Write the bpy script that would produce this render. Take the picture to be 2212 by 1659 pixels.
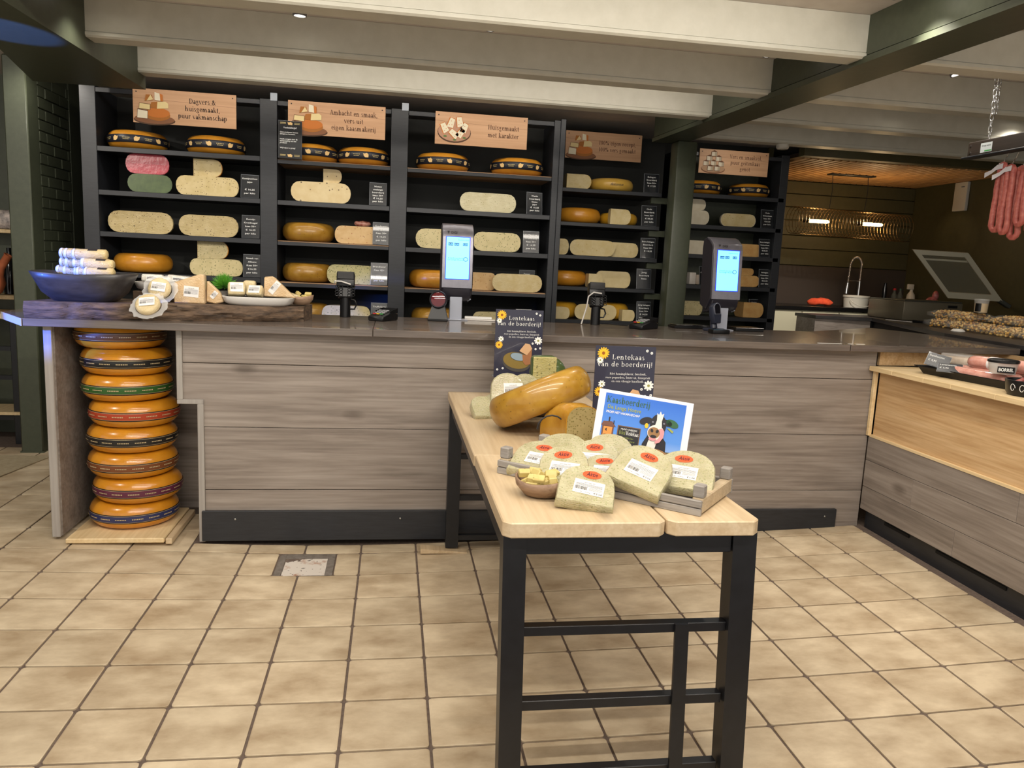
import bpy, bmesh, math, random
from mathutils import Vector, Matrix
for o in list(bpy.data.objects): bpy.data.objects.remove(o)
SC = bpy.context.scene
COL = SC.collection
PI = math.pi
rnd = random.Random(7)

# ---------------------------------------------------------------- camera
def camera():
    yaw, pitch, roll = .15727, .15403, -.04666
    f = Vector((math.sin(yaw)*math.cos(pitch), math.cos(yaw)*math.cos(pitch), -math.sin(pitch)))
    r = Vector((math.cos(yaw), -math.sin(yaw), 0)); d = f.cross(r)
    R = math.cos(roll)*r + math.sin(roll)*d
    D = -math.sin(roll)*r + math.cos(roll)*d
    U, Bk = -D, -f
    cam = bpy.data.cameras.new('camera'); o = bpy.data.objects.new('camera', cam); COL.objects.link(o)
    cam.sensor_fit = 'HORIZONTAL'; cam.sensor_width = 36; cam.lens = 1666.2/2212*36
    cam.clip_start = .05; cam.clip_end = 60
    p = Vector((1.47915, -3.6903, 1.42028))
    o.matrix_world = Matrix(((R.x, U.x, Bk.x, p.x), (R.y, U.y, Bk.y, p.y), (R.z, U.z, Bk.z, p.z), (0, 0, 0, 1)))
    SC.camera = o
camera()

# ---------------------------------------------------------------- world, exposure
W = bpy.data.worlds.new('shop_ambient'); SC.world = W; W.use_nodes = True
bg = W.node_tree.nodes['Background']; bg.inputs[0].default_value = (1.0, .96, .90, 1); bg.inputs[1].default_value = .85
SC.view_settings.view_transform = 'Standard'; SC.view_settings.look = 'None'
SC.view_settings.gamma = 1; SC.view_settings.use_curve_mapping = False
SC.view_settings.exposure = 0.0

# ---------------------------------------------------------------- light helpers, the blue lamp at the left and its added uplight
WARM = (1.0, .925, .82)
def spot(name, loc, target, watt, ang=110, blend=.8, col=WARM, rad=.035):
    l = bpy.data.lights.new(name, 'SPOT'); l.energy = watt; l.color = col; l.spot_size = math.radians(ang); l.spot_blend = blend
    l.shadow_soft_size = rad
    o = bpy.data.objects.new(name, l); COL.objects.link(o); o.location = loc
    o.rotation_euler = (Vector(target)-Vector(loc)).to_track_quat('-Z', 'Y').to_euler()
    return o
def area(name, loc, target, watt, sx, sy, col):
    l = bpy.data.lights.new(name, 'AREA'); l.energy = watt; l.color = col; l.shape = 'RECTANGLE'; l.size = sx; l.size_y = sy
    o = bpy.data.objects.new(name, l); COL.objects.link(o); o.location = loc
    o.rotation_euler = (Vector(target)-Vector(loc)).to_track_quat('-Z', 'Y').to_euler()
    return o
spot('entrance_blue_lamp', (-1.7, -1.3, 1.55), (-.20, .13, 1.18), 800, 15, .3, (.04, .16, 1.0), .04)
spot('added_blue_uplight', (-.75, -.9, .9), (-.19, .05, 2.3), 420, 12.5, .2, (.09, .22, 1.0), .02)  # added second narrow spot, tints only the left beam's underside blue

# ---------------------------------------------------------------- materials
MATS = {}
def lin(c): return tuple((v/255/12.92 if v/255 <= .04045 else ((v/255+.055)/1.055)**2.4) for v in c)
class NT:
    def __init__(s, name):
        s.m = bpy.data.materials.new(name); s.m.use_nodes = True; s.t = s.m.node_tree
        s.b = s.t.nodes['Principled BSDF']; s.o = s.t.nodes['Material Output']
    def n(s, typ, **k):
        x = s.t.nodes.new(typ)
        for a, v in k.items():
            if a in x.inputs: x.inputs[a].default_value = v
            else: setattr(x, a, v)
        return x
    def l(s, a, b): s.t.links.new(a, b)
    def coords(s, kind='Object', scale=(1, 1, 1), rot=(0, 0, 0)):
        tc = s.n('ShaderNodeTexCoord'); mp = s.n('ShaderNodeMapping'); s.l(tc.outputs[kind], mp.inputs['Vector'])
        mp.inputs['Scale'].default_value = scale; mp.inputs['Rotation'].default_value = rot
        return mp.outputs[0]
    def ramp(s, fac, stops):
        r = s.n('ShaderNodeValToRGB'); s.l(fac, r.inputs[0]); e = r.color_ramp.elements
        while len(e) < len(stops): e.new(.5)
        for q, (p, c) in zip(e, stops): q.position = p; q.color = (*c, 1)
        return r.outputs[0]
    def mix(s, fac, a, b, mode='MIX'):
        x = s.n('ShaderNodeMix', data_type='RGBA', blend_type=mode)
        for sock, v in ((x.inputs[0], fac), (x.inputs[6], a), (x.inputs[7], b)):
            if hasattr(v, 'default_value') or hasattr(v, 'links'): s.l(v, sock)
            else: sock.default_value = v if not isinstance(v, tuple) else (*v, 1)
        return x.outputs[2]
    def bump(s, h, strength=.3, dist=.002):
        x = s.n('ShaderNodeBump'); x.inputs['Strength'].default_value = strength; x.inputs['Distance'].default_value = dist
        s.l(h, x.inputs['Height']); s.l(x.outputs[0], s.b.inputs['Normal'])
def P(name, col, rough=.5, metal=0, coat=0, emit=0, trans=0, ior=1.45, alpha=1, spec=None):
    if name in MATS: return MATS[name]
    q = NT(name); b = q.b; c = lin(col)
    b.inputs['Base Color'].default_value = (*c, 1); b.inputs['Roughness'].default_value = rough; b.inputs['Metallic'].default_value = metal
    b.inputs['Coat Weight'].default_value = coat; b.inputs['IOR'].default_value = ior
    b.inputs['Transmission Weight'].default_value = trans; b.inputs['Alpha'].default_value = alpha
    if spec is not None: b.inputs['Specular IOR Level'].default_value = spec
    if emit: b.inputs['Emission Color'].default_value = (*c, 1); b.inputs['Emission Strength'].default_value = emit
    MATS[name] = q.m; return q.m
def noisy(name, c1, c2, scale=8, stretch=(1, 1, 1), rough=.5, bump=.2, bdist=.002, detail=6, kind='Object', per=0, coat=0, bscale=None, lo=.3, hi=.7, metal=0):
    if name in MATS: return MATS[name]
    q = NT(name); v = q.coords(kind, stretch)
    if per:
        oi = q.n('ShaderNodeObjectInfo'); va = q.n('ShaderNodeVectorMath', operation='SCALE'); q.l(oi.outputs['Random'], va.inputs[3]); va.inputs[0].default_value = (37, 53, 71)
        ad = q.n('ShaderNodeVectorMath', operation='ADD'); q.l(v, ad.inputs[0]); q.l(va.outputs[0], ad.inputs[1]); v = ad.outputs[0]
    n = q.n('ShaderNodeTexNoise', Scale=scale, Detail=detail, Roughness=.6); q.l(v, n.inputs['Vector'])
    c = q.ramp(n.outputs[0], [(lo, lin(c1)), (hi, lin(c2))])
    if per:
        r = q.ramp(oi.outputs['Random'], [(0, (1-per,)*3), (1, (1+per,)*3)]); c = q.mix(1.0, c, r, 'MULTIPLY')
    q.l(c, q.b.inputs['Base Color']); q.b.inputs['Roughness'].default_value = rough; q.b.inputs['Coat Weight'].default_value = coat; q.b.inputs['Metallic'].default_value = metal
    if bump:
        if bscale:
            n2 = q.n('ShaderNodeTexNoise', Scale=bscale, Detail=4); q.l(v, n2.inputs['Vector']); q.bump(n2.outputs[0], bump, bdist)
        else: q.bump(n.outputs[0], bump, bdist)
    MATS[name] = q.m; return q.m
def wood(name, c1, c2, c3, axis='X', rough=.5, coat=0, scale=1.0, per=.08, bump=.15):
    """long grain along one local axis, fine streaks, a few darker knots"""
    if name in MATS: return MATS[name]
    q = NT(name); st = {'X': (1.3, 14, 14), 'Y': (14, 1.3, 14), 'Z': (14, 14, 1.3)}[axis]
    v0 = q.coords('Object'); oi = q.n('ShaderNodeObjectInfo')
    va = q.n('ShaderNodeVectorMath', operation='SCALE'); q.l(oi.outputs['Random'], va.inputs[3]); va.inputs[0].default_value = (17, 23, 31)
    ad = q.n('ShaderNodeVectorMath', operation='ADD'); q.l(v0, ad.inputs[0]); q.l(va.outputs[0], ad.inputs[1])
    mp = q.n('ShaderNodeMapping'); q.l(ad.outputs[0], mp.inputs[0]); mp.inputs['Scale'].default_value = tuple(x*scale for x in st)
    n1 = q.n('ShaderNodeTexNoise', Scale=1.0, Detail=7, Roughness=.62, Distortion=.5); q.l(mp.outputs[0], n1.inputs['Vector'])
    mp2 = q.n('ShaderNodeMapping'); q.l(ad.outputs[0], mp2.inputs[0]); mp2.inputs['Scale'].default_value = tuple(x*scale*(6 if x > 5 else 2.5) for x in st)
    n2 = q.n('ShaderNodeTexNoise', Scale=1.0, Detail=3, Roughness=.5); q.l(mp2.outputs[0], n2.inputs['Vector'])
    c = q.ramp(n1.outputs[0], [(.28, lin(c1)), (.5, lin(c2)), (.72, lin(c3))])
    c = q.mix(.35, c, q.ramp(n2.outputs[0], [(.35, lin(c1)), (.65, lin(c3))]))
    mp3 = q.n('ShaderNodeMapping'); q.l(ad.outputs[0], mp3.inputs[0]); mp3.inputs['Scale'].default_value = tuple((3.2 if x > 5 else 1.5)*scale for x in st)
    vo = q.n('ShaderNodeTexVoronoi', Scale=1.0); q.l(mp3.outputs[0], vo.inputs['Vector'])
    k = q.ramp(vo.outputs['Distance'], [(.03, (.45, .42, .4)), (.09, (1, 1, 1))]); c = q.mix(.8, c, k, 'MULTIPLY')
    r = q.ramp(oi.outputs['Random'], [(0, (1-per,)*3), (1, (1+per*.6,)*3)]); c = q.mix(1.0, c, r, 'MULTIPLY')
    q.l(c, q.b.inputs['Base Color']); q.b.inputs['Roughness'].default_value = rough; q.b.inputs['Coat Weight'].default_value = coat
    if bump: q.bump(n2.outputs[0], bump, .001)
    MATS[name] = q.m; return q.m
def paste(name, base, base2, spots=None, dens=70, thr=.12, wrapped=False, rough=.45, coat=0.0):
    """cheese paste, optional herb flecks, optional film wrap sheen"""
    if name in MATS: return MATS[name]
    tone = lambda c: tuple(.94*(.88*x+.12*sum(c)/3) for x in c)
    base, base2 = tone(base), tone(base2)
    q = NT(name); v = q.coords('Object')
    oi = q.n('ShaderNodeObjectInfo'); va = q.n('ShaderNodeVectorMath', operation='SCALE'); q.l(oi.outputs['Random'], va.inputs[3]); va.inputs[0].default_value = (17, 23, 31)
    ad = q.n('ShaderNodeVectorMath', operation='ADD'); q.l(v, ad.inputs[0]); q.l(va.outputs[0], ad.inputs[1]); v = ad.outputs[0]
    n = q.n('ShaderNodeTexNoise', Scale=22, Detail=5); q.l(v, n.inputs['Vector'])
    c = q.ramp(n.outputs[0], [(.35, lin(base)), (.65, lin(base2))])
    if spots:
        for i, (sc, dn, th) in enumerate(spots):
            vo = q.n('ShaderNodeTexVoronoi', Scale=dn); q.l(v, vo.inputs['Vector'])
            m1 = q.n('ShaderNodeMath', operation='LESS_THAN'); q.l(vo.outputs['Distance'], m1.inputs[0]); m1.inputs[1].default_value = th
            sp = q.n('ShaderNodeSeparateColor'); q.l(vo.outputs['Color'], sp.inputs[0])
            m2 = q.n('ShaderNodeMath', operation='LESS_THAN'); q.l(sp.outputs[0], m2.inputs[0]); m2.inputs[1].default_value = .55
            m3 = q.n('ShaderNodeMath', operation='MULTIPLY'); q.l(m1.outputs[0], m3.inputs[0]); q.l(m2.outputs[0], m3.inputs[1])
            m4 = q.n('ShaderNodeMath', operation='MULTIPLY'); q.l(m3.outputs[0], m4.inputs[0]); m4.inputs[1].default_value = .8
            c = q.mix(m4.outputs[0], c, lin(sc))
    q.l(c, q.b.inputs['Base Color']); q.b.inputs['Roughness'].default_value = rough
    q.b.inputs['Subsurface Weight'].default_value = 0
    if wrapped:
        q.b.inputs['Coat Weight'].default_value = .9; q.b.inputs['Coat Roughness'].default_value = .07
        w = q.n('ShaderNodeTexNoise', Scale=38, Detail=2, Distortion=2.5); mp = q.n('ShaderNodeMapping'); q.l(v, mp.inputs[0]); mp.inputs['Scale'].default_value = (1, 2.2, 3.2)
        mp.inputs['Rotation'].default_value = (.2, .5, .3); q.l(mp.outputs[0], w.inputs['Vector'])
        x = q.n('ShaderNodeBump'); x.inputs['Strength'].default_value = 1.0; x.inputs['Distance'].default_value = .014; q.l(w.outputs[0], x.inputs['Height'])
        q.l(x.outputs[0], q.b.inputs['Coat Normal'])
        x2 = q.n('ShaderNodeBump'); x2.inputs['Strength'].default_value = .5; x2.inputs['Distance'].default_value = .010; q.l(w.outputs[0], x2.inputs['Height']); q.l(x2.outputs[0], q.b.inputs['Normal']); q.b.inputs['Roughness'].default_value = .3
    else:
        q.b.inputs['Coat Weight'].default_value = coat
        q.bump(n.outputs[0], .1, .002)
    MATS[name] = q.m; return q.m

# ---------------------------------------------------------------- mesh helpers
class B:
    def __init__(s): s.bm = bmesh.new()
    def add(s, verts, faces, M=None):
        vs = [s.bm.verts.new((M @ Vector(v)) if M else v) for v in verts]
        out = []
        for f in faces:
            try: out.append(s.bm.faces.new([vs[i] for i in f]))
            except ValueError: pass
        return vs
    def box(s, x0, x1, y0, y1, z0, z1, bev=0, M=None, seg=1):
        vs = s.add([(x0, y0, z0), (x1, y0, z0), (x1, y1, z0), (x0, y1, z0), (x0, y0, z1), (x1, y0, z1), (x1, y1, z1), (x0, y1, z1)],
                   [(0, 3, 2, 1), (4, 5, 6, 7), (0, 1, 5, 4), (1, 2, 6, 5), (2, 3, 7, 6), (3, 0, 4, 7)], M)
        if bev:
            es = {e for v in vs for e in v.link_edges}
            bmesh.ops.bevel(s.bm, geom=list(es), offset=bev, segments=seg, affect='EDGES', profile=.5)
        return s
    def bar(s, p0, p1, w, h, bev=0):
        """rectangular bar from p0 to p1"""
        p0, p1 = Vector(p0), Vector(p1); d = p1-p0; L = d.length
        M = Matrix.Translation(p0) @ d.to_track_quat('X', 'Z').to_matrix().to_4x4()
        return s.box(0, L, -w/2, w/2, -h/2, h/2, bev, M)
    def prism(s, poly, z0, z1, M=None, bev=0):
        n = len(poly)
        vs = s.add([(x, y, z0) for x, y in poly]+[(x, y, z1) for x, y in poly],
              [tuple(range(n-1, -1, -1)), tuple(range(n, 2*n))]+[(i, (i+1) % n, n+(i+1) % n, n+i) for i in range(n)], M)
        if bev:
            es = {e for v in vs for e in v.link_edges}
            bmesh.ops.bevel(s.bm, geom=list(es), offset=bev, segments=1, affect='EDGES', profile=.5)
        return s
    def lathe(s, prof, n=24, M=None, a0=0, a1=2*PI, caps=False):
        full = abs(a1-a0-2*PI) < 1e-6; k = n if full else n+1
        vs = []; fs = []
        for i in range(k):
            a = a0+(a1-a0)*i/n
            for r, z in prof: vs.append((r*math.cos(a), r*math.sin(a), z))
        m = len(prof)
        for i in range(n):
            j = (i+1) % k
            for q in range(m-1):
                f = (i*m+q, j*m+q, j*m+q+1, i*m+q+1)
                fs.append(f)
        if caps and not full: fs += [tuple(range(m)), tuple(reversed(range((k-1)*m, k*m)))]
        s.add(vs, fs, M); bmesh.ops.remove_doubles(s.bm, verts=s.bm.verts, dist=1e-6)
        return s
    def cyl(s, p0, p1, r0, r1=None, n=14):
        p0, p1 = Vector(p0), Vector(p1); r1 = r0 if r1 is None else r1; L = (p1-p0).length
        M = Matrix.Translation(p0) @ (p1-p0).to_track_quat('Z', 'Y').to_matrix().to_4x4()
        vs = [(r0*math.cos(2*PI*i/n), r0*math.sin(2*PI*i/n), 0) for i in range(n)]+[(r1*math.cos(2*PI*i/n), r1*math.sin(2*PI*i/n), L) for i in range(n)]
        s.add(vs, [tuple(range(n-1, -1, -1)), tuple(range(n, 2*n))]+[(i, (i+1) % n, n+(i+1) % n, n+i) for i in range(n)], M); return s
    def tube(s, pts, r, n=8, closed=False):
        pts = [Vector(p) for p in pts]; k = len(pts); vs = []; fs = []
        up = Vector((0, 0, 1)); prev = None
        for i, p in enumerate(pts):
            a = pts[i-1] if (i > 0 or closed) else p; b = pts[(i+1) % k] if (i < k-1 or closed) else p
            t = (b-a).normalized()
            if prev is None: x = t.cross(up); x = x if x.length > 1e-3 else t.cross(Vector((0, 1, 0)))
            else: x = prev-t*prev.dot(t)
            x.normalize(); prev = x; y = t.cross(x); rr = r[i] if isinstance(r, (list, tuple)) else r
            for j in range(n): vs.append(p+(x*math.cos(2*PI*j/n)+y*math.sin(2*PI*j/n))*rr)
        for i in range(k if closed else k-1):
            for j in range(n):
                fs.append((i*n+j, i*n+(j+1) % n, ((i+1) % k)*n+(j+1) % n, ((i+1) % k)*n+j))
        if not closed: fs += [tuple(range(n-1, -1, -1)), tuple(range((k-1)*n, k*n))]
        s.add(vs, fs); return s
    def ell(s, c, r, nu=14, nv=8, M=None):
        m = Matrix.Translation(c) @ Matrix.Diagonal((*r, 1)); m = M @ m if M else m
        bmesh.ops.create_uvsphere(s.bm, u_segments=nu, v_segments=nv, radius=1, matrix=m); return s
    def noise(s, amp, seed=0, freq=20):
        from mathutils import noise as N
        for v in s.bm.verts:
            v.co += N.noise_vector(v.co*freq+Vector((seed*3.1, seed*1.7, 0)))*amp
        return s
    def build(s, name, mat=None, parent=None, loc=None, rot=None, smooth=False, M=None):
        bmesh.ops.recalc_face_normals(s.bm, faces=s.bm.faces)
        me = bpy.data.meshes.new(name); s.bm.to_mesh(me); s.bm.free()
        if mat: me.materials.append(mat)
        if smooth:
            for p in me.polygons: p.use_smooth = True
            try: me.set_sharp_from_angle(angle=math.radians(38 if smooth is True else smooth))
            except Exception: pass
        return link(name, me, parent, loc, rot, M)
def link(name, me, parent=None, loc=None, rot=None, M=None):
    o = bpy.data.objects.new(name, me); COL.objects.link(o)
    if parent: o.parent = parent
    if M is not None: o.matrix_local = M
    if loc is not None: o.location = loc
    if rot is not None: o.rotation_euler = rot
    return o
def tag(o, label, cat, group=None, kind=None):
    o['label'] = label; o['category'] = cat
    if group: o['group'] = group
    if kind: o['kind'] = kind
    return o
def thing(name, label, cat, loc=(0, 0, 0), rot=(0, 0, 0), group=None, M=None):
    o = bpy.data.objects.new(name, None); COL.objects.link(o); o.empty_display_size = .05
    if M is not None: o.matrix_world = M
    else: o.location = loc; o.rotation_euler = rot
    return tag(o, label, cat, group)
def struct(o): o['kind'] = 'structure'; return o

# ---------------------------------------------------------------- flat print (lettering, pictures on boards)
_TX = {}
def text_mesh(body, shear=0, bold=0, spacing=1.0):
    key = (body, shear, bold, spacing)
    if key not in _TX:
        c = bpy.data.curves.new('t', 'FONT'); c.body = body; c.size = 1; c.resolution_u = 2; c.shear = shear; c.offset = bold; c.space_character = spacing
        ob = bpy.data.objects.new('t', c); me = bpy.data.meshes.new_from_object(ob)
        vs = [tuple(v.co)[:2] for v in me.vertices]; fs = [tuple(p.vertices) for p in me.polygons]
        bpy.data.objects.remove(ob); bpy.data.meshes.remove(me); bpy.data.curves.remove(c)
        xs = [v[0] for v in vs] or [0]
        _TX[key] = (vs, fs, min(xs), max(xs))
    return _TX[key]
# a small drawn serif alphabet: S stem, O ring arc, L line, B thin bar, D dot
GL = {
'a': (.44, 'O .18 .14 .15 .15 0 360;S .34 0 .34 R;O .21 .34 .135 .15 0 165'), 'b': (.54, 'S .11 0 .74 l;O .28 .24 .21 .25 0 360'), 'c': (.44, 'O .24 .24 .21 .25 45 318;D .35 .38 .045'),
'd': (.54, 'O .23 .24 .20 .25 0 360;S .41 0 .74 lR'), 'e': (.46, 'O .24 .24 .21 .25 0 318;B .06 .44 .25'), 'f': (.32, 'S .13 0 .60 F;O .26 .60 .145 .15 35 180;B .02 .29 .46'),
'g': (.48, 'O .20 .31 .165 .175 0 360;O .22 -.07 .20 .14 0 360;L .33 .43 .46 .47 .05'), 'h': (.56, 'S .11 0 .74 lF;O .28 .27 .175 .21 0 180;S .415 0 .28 F'), 'i': (.25, 'S .12 0 .47 lF;D .12 .63 .055'),
'j': (.26, 'S .14 -.09 .47 l;O .035 -.09 .145 .13 270 360;D .14 .63 .055'), 'k': (.52, 'S .11 0 .74 lF;L .13 .20 .40 .46 .03;L .22 .30 .45 .01 .085;B .32 .50 .46;B .34 .54 .01'), 'l': (.25, 'S .12 0 .74 lF'),
'm': (.84, 'S .11 0 .47 lF;O .265 .27 .16 .21 0 180;S .385 0 .28 F;O .54 .27 .16 .21 0 180;S .66 0 .28 F'), 'n': (.56, 'S .11 0 .47 lF;O .28 .27 .175 .21 0 180;S .415 0 .28 F'), 'o': (.49, 'O .245 .24 .215 .25 0 360'),
'p': (.55, 'S .11 -.22 .47 lF;O .285 .24 .21 .25 0 360'), 'r': (.40, 'S .11 0 .47 lF;O .26 .33 .145 .15 35 165;D .345 .40 .05'), 's': (.39, 'O .195 .355 .135 .125 40 270;O .195 .12 .145 .125 -150 90'),
't': (.33, 'S .14 .10 .62;O .25 .11 .15 .12 180 300;B .02 .29 .46'), 'u': (.56, 'S .11 .20 .47 l;O .265 .20 .195 .21 180 360;S .415 0 .47 lR'), 'v': (.48, 'L .06 .47 .25 .0 .085;L .43 .47 .25 .0 .03;B .0 .14 .465;B .35 .49 .465'),
'z': (.43, 'B .04 .38 .46;B .04 .40 .01;L .36 .46 .07 .01 .085'), 'D': (.66, 'S .13 0 .70 FT;O .24 .35 .37 .36 -90 90'), 'A': (.66, 'L .32 .70 .08 .0 .035;L .31 .70 .56 .0 .095;B .17 .46 .24;B .0 .16 .01;B .45 .66 .01'),
'H': (.70, 'S .14 0 .70 FT;S .55 0 .70 FT;B .14 .55 .36'), 'V': (.64, 'L .08 .70 .33 .0 .095;L .56 .70 .33 .0 .035;B .0 .17 .69;B .47 .64 .69'), 'L': (.56, 'S .14 0 .70 FT;B .14 .50 .015;L .50 .0 .50 .17 .035'),
'M': (.86, 'S .12 0 .70 ;S .72 0 .70 FT;L .14 .70 .42 .04 .085;L .70 .70 .42 .04 .03;B .03 .2 .01;B .03 .2 .69'), 'K': (.68, 'S .14 0 .70 FT;L .16 .28 .54 .69 .035;L .28 .42 .58 .01 .095;B .46 .64 .69;B .48 .68 .01'),
'W': (.96, 'L .08 .70 .28 .0 .09;L .48 .70 .28 .0 .035;L .46 .70 .66 .0 .09;L .88 .70 .66 .0 .035;B .0 .17 .69;B .38 .56 .69;B .79 .96 .69'),
'0': (.50, 'O .25 .34 .21 .35 0 360'), '1': (.40, 'S .22 0 .68 lF'), '2': (.50, 'O .24 .49 .19 .20 -25 175;L .40 .42 .08 .03 .05;B .07 .44 .025;B .07 .44 .045'), '3': (.48, 'O .21 .51 .17 .17 -90 160;O .21 .17 .19 .18 -160 90'), '5': (.48, 'O .22 .20 .19 .21 -150 110;L .13 .38 .13 .68 .035;B .13 .40 .665;B .13 .40 .645'),
'%': (.78, 'O .18 .52 .13 .17 0 360;O .58 .16 .13 .17 0 360;L .58 .70 .18 .0 .035'), '&': (.72, 'O .26 .52 .13 .17 0 360;O .25 .18 .21 .20 60 360;L .20 .48 .60 .01 .085;L .46 .12 .58 .38 .035;B .48 .68 .38'), '€': (.54, 'O .31 .34 .22 .35 50 310;B .02 .36 .40;B .02 .36 .28'),
',': (.22, 'D .10 .04 .055;L .13 .03 .07 -.12 .04'), '.': (.22, 'D .10 .05 .055'), '!': (.26, 'S .12 .2 .70;D .12 .05 .055'), '-': (.34, 'B .04 .28 .24;B .04 .28 .22'), ' ': (.26, '')}
def serif_polys(body, bold=1.0, spacing=1.0):
    T, t = .088*bold, .030*max(1, bold*.9); out = []; x = 0
    def q(x0, x1, y0, y1): out.append([(x0, y0), (x1, y0), (x1, y1), (x0, y1)])
    for ch in body:
        w, d = GL.get(ch, GL['o'])
        for cmd in d.split(';'):
            a = cmd.split()
            if not a: continue
            n = [float(v) for v in a[1:] if v.lstrip('-').replace('.', '', 1).isdigit()]
            if a[0] == 'S':
                fl = a[4] if len(a) > 4 else ''; cx = x+n[0]; q(cx-T/2, cx+T/2, n[1], n[2])
                if 'F' in fl: q(cx-.105, cx+.105, n[1], n[1]+t)
                if 'T' in fl: q(cx-.105, cx+.105, n[2]-t, n[2])
                if 'l' in fl: out.append([(cx-.11, n[2]-.03), (cx, n[2]-.05), (cx, n[2]), (cx-.11, n[2]-.005)])
                if 'R' in fl: q(cx, cx+.10, n[1], n[1]+t)
            elif a[0] == 'O':
                cx, cy, rx, ry, a0, a1 = n; k = max(5, int((a1-a0)/22)); cx += x
                for i in range(k):
                    p0, p1 = math.radians(a0+(a1-a0)*i/k), math.radians(a0+(a1-a0)*(i+1)/k)
                    f = lambda p, r1, r2: (cx+r1*math.cos(p), cy+r2*math.sin(p))
                    out.append([f(p0, rx, ry), f(p1, rx, ry), f(p1, rx-T, ry-t), f(p0, rx-T, ry-t)])
            elif a[0] == 'L':
                x0, y0, x1, y1, th = n; th *= bold; out.append([(x+x0-th/2, y0), (x+x0+th/2, y0), (x+x1+th/2, y1), (x+x1-th/2, y1)])
            elif a[0] == 'B': q(x+n[0], x+n[1], n[2]-t/2, n[2]+t/2)
            elif a[0] == 'D': out.append([(x+n[0]+n[2]*math.cos(2*PI*i/8), n[1]+n[2]*math.sin(2*PI*i/8)) for i in range(8)])
        x += w*spacing+.035
    return out, x-.035
class Flat:
    """flat print in a local plane: u right, v up, facing -Y"""
    def __init__(s): s.v = []; s.f = []; s.mi = []; s.mats = []
    def mat(s, m):
        if m not in s.mats: s.mats.append(m)
        return s.mats.index(m)
    def poly(s, pts, m, w=0):
        k = len(s.v); s.v += [(x, -w*.0007, y) for x, y in pts]; s.f.append(tuple(range(k, k+len(pts)))); s.mi.append(s.mat(m)); return s
    def rect(s, x0, x1, y0, y1, m, w=0): return s.poly([(x0, y0), (x1, y0), (x1, y1), (x0, y1)], m, w)
    def ell(s, cx, cy, rx, ry, m, w=0, n=24, a0=0, a1=2*PI, rot=0):
        c, d = math.cos(rot), math.sin(rot); pts = []
        for i in range(n):
            a = a0+(a1-a0)*i/(n if abs(a1-a0-2*PI) < 1e-6 else n-1); x, y = rx*math.cos(a), ry*math.sin(a); pts.append((cx+x*c-y*d, cy+x*d+y*c))
        return s.poly(pts, m, w)
    def text(s, body, cx, cy, h, m, w=0, width=None, shear=0, bold=0, align='C', rot=0, spacing=1.0):
        vs, fs, x0, x1 = text_mesh(body, shear, bold, spacing)
        sc = h/.72; sx = sc if width is None else width/max(x1-x0, 1e-6)
        k = len(s.v); ox = {'C': (x0+x1)/2, 'L': x0, 'R': x1}[align]; c, d = math.cos(rot), math.sin(rot)
        for x, y in vs:
            X, Y = (x-ox)*sx, y*sc; s.v.append((cx+X*c-Y*d, -w*.0007, cy+X*d+Y*c))
        for f in fs: s.f.append(tuple(k+i for i in f)); s.mi.append(s.mat(m))
        return s
    def serif(s, body, cx, cy, h, m, w=0, width=None, bold=1.0, align='C', spacing=1.0):
        ps, W_ = serif_polys(body, bold, spacing); sc = h/.70; sx = sc if width is None else width/W_; o = {'C': W_/2, 'L': 0}[align]
        for pl in ps: s.poly([(cx+(x-o)*sx, cy+y*sc) for x, y in pl], m, w)
        return s
    def flower(s, cx, cy, r, petal, core, w=1, n=12):
        pts = []
        for i in range(n*4):
            a = 2*PI*i/(n*4); rr = r*(.62+.38*abs(math.sin(n*a/2))**.6); pts.append((cx+rr*math.cos(a), cy+rr*math.sin(a)))
        s.poly(pts, petal, w); s.ell(cx, cy, r*.26, r*.26, core, w+1, 12); return s
    def build(s, name, parent, M=None, loc=None, rot=None):
        me = bpy.data.meshes.new(name); me.from_pydata(s.v, [], s.f)
        for m in s.mats: me.materials.append(m)
        for p, i in zip(me.polygons, s.mi): p.material_index = i
        me.update()
        bm = bmesh.new(); bm.from_mesh(me)
        for f in bm.faces:
            if f.normal.y > 0: f.normal_flip()
        bm.to_mesh(me); bm.free()
        return link(name, me, parent, loc, rot, M)

# ---------------------------------------------------------------- common materials
TILE = noisy('beige_floor_tile', (168, 147, 118), (212, 195, 166), 5, (1, 1.6, 1), rough=.42, bump=.25, bdist=.002, kind='Object', per=.07, bscale=40, lo=.32, hi=.66)
GROUT = noisy('brown_grout', (88, 74, 66), (112, 97, 86), 60, rough=.9)
GREYPLANK = wood('grey_oak_laminate', (104, 94, 86), (138, 127, 118), (162, 152, 143), 'X', .45, scale=.8)
GREYPLANKY = wood('grey_oak_laminate_deep', (104, 94, 86), (138, 127, 118), (162, 152, 143), 'Y', .45, scale=.8)
SLAB = wood('dark_grey_laminate', (84, 75, 68), (102, 92, 85), (118, 108, 100), 'X', .26, coat=.4, scale=1.2, bump=.02)
TRIM = wood('light_grey_edge', (140, 134, 128), (158, 152, 146), (170, 165, 158), 'Z', .5)
BLACKWOOD = noisy('black_painted_wood', (31, 33, 37), (41, 43, 48), 12, (1, 1, 8), rough=.42, bump=.08)
DARKBACK = noisy('dark_back_panel', (20, 22, 20), (27, 29, 26), 8, rough=.7, bump=.05)
SHELFRAW = wood('raw_board_top', (128, 96, 66), (165, 128, 92), (186, 150, 112), 'X', .6)
GREEN = noisy('dark_green_paint', (64, 69, 54), (72, 77, 61), 30, rough=.45, bump=.12, bdist=.001)
WHITEP = noisy('off_white_paint', (200, 197, 182), (210, 207, 193), 12, rough=.45, bump=.12, bdist=.002)
OLIVE = noisy('olive_wall_paint', (70, 66, 40), (76, 72, 45), 20, rough=.55, bump=.08)
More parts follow.
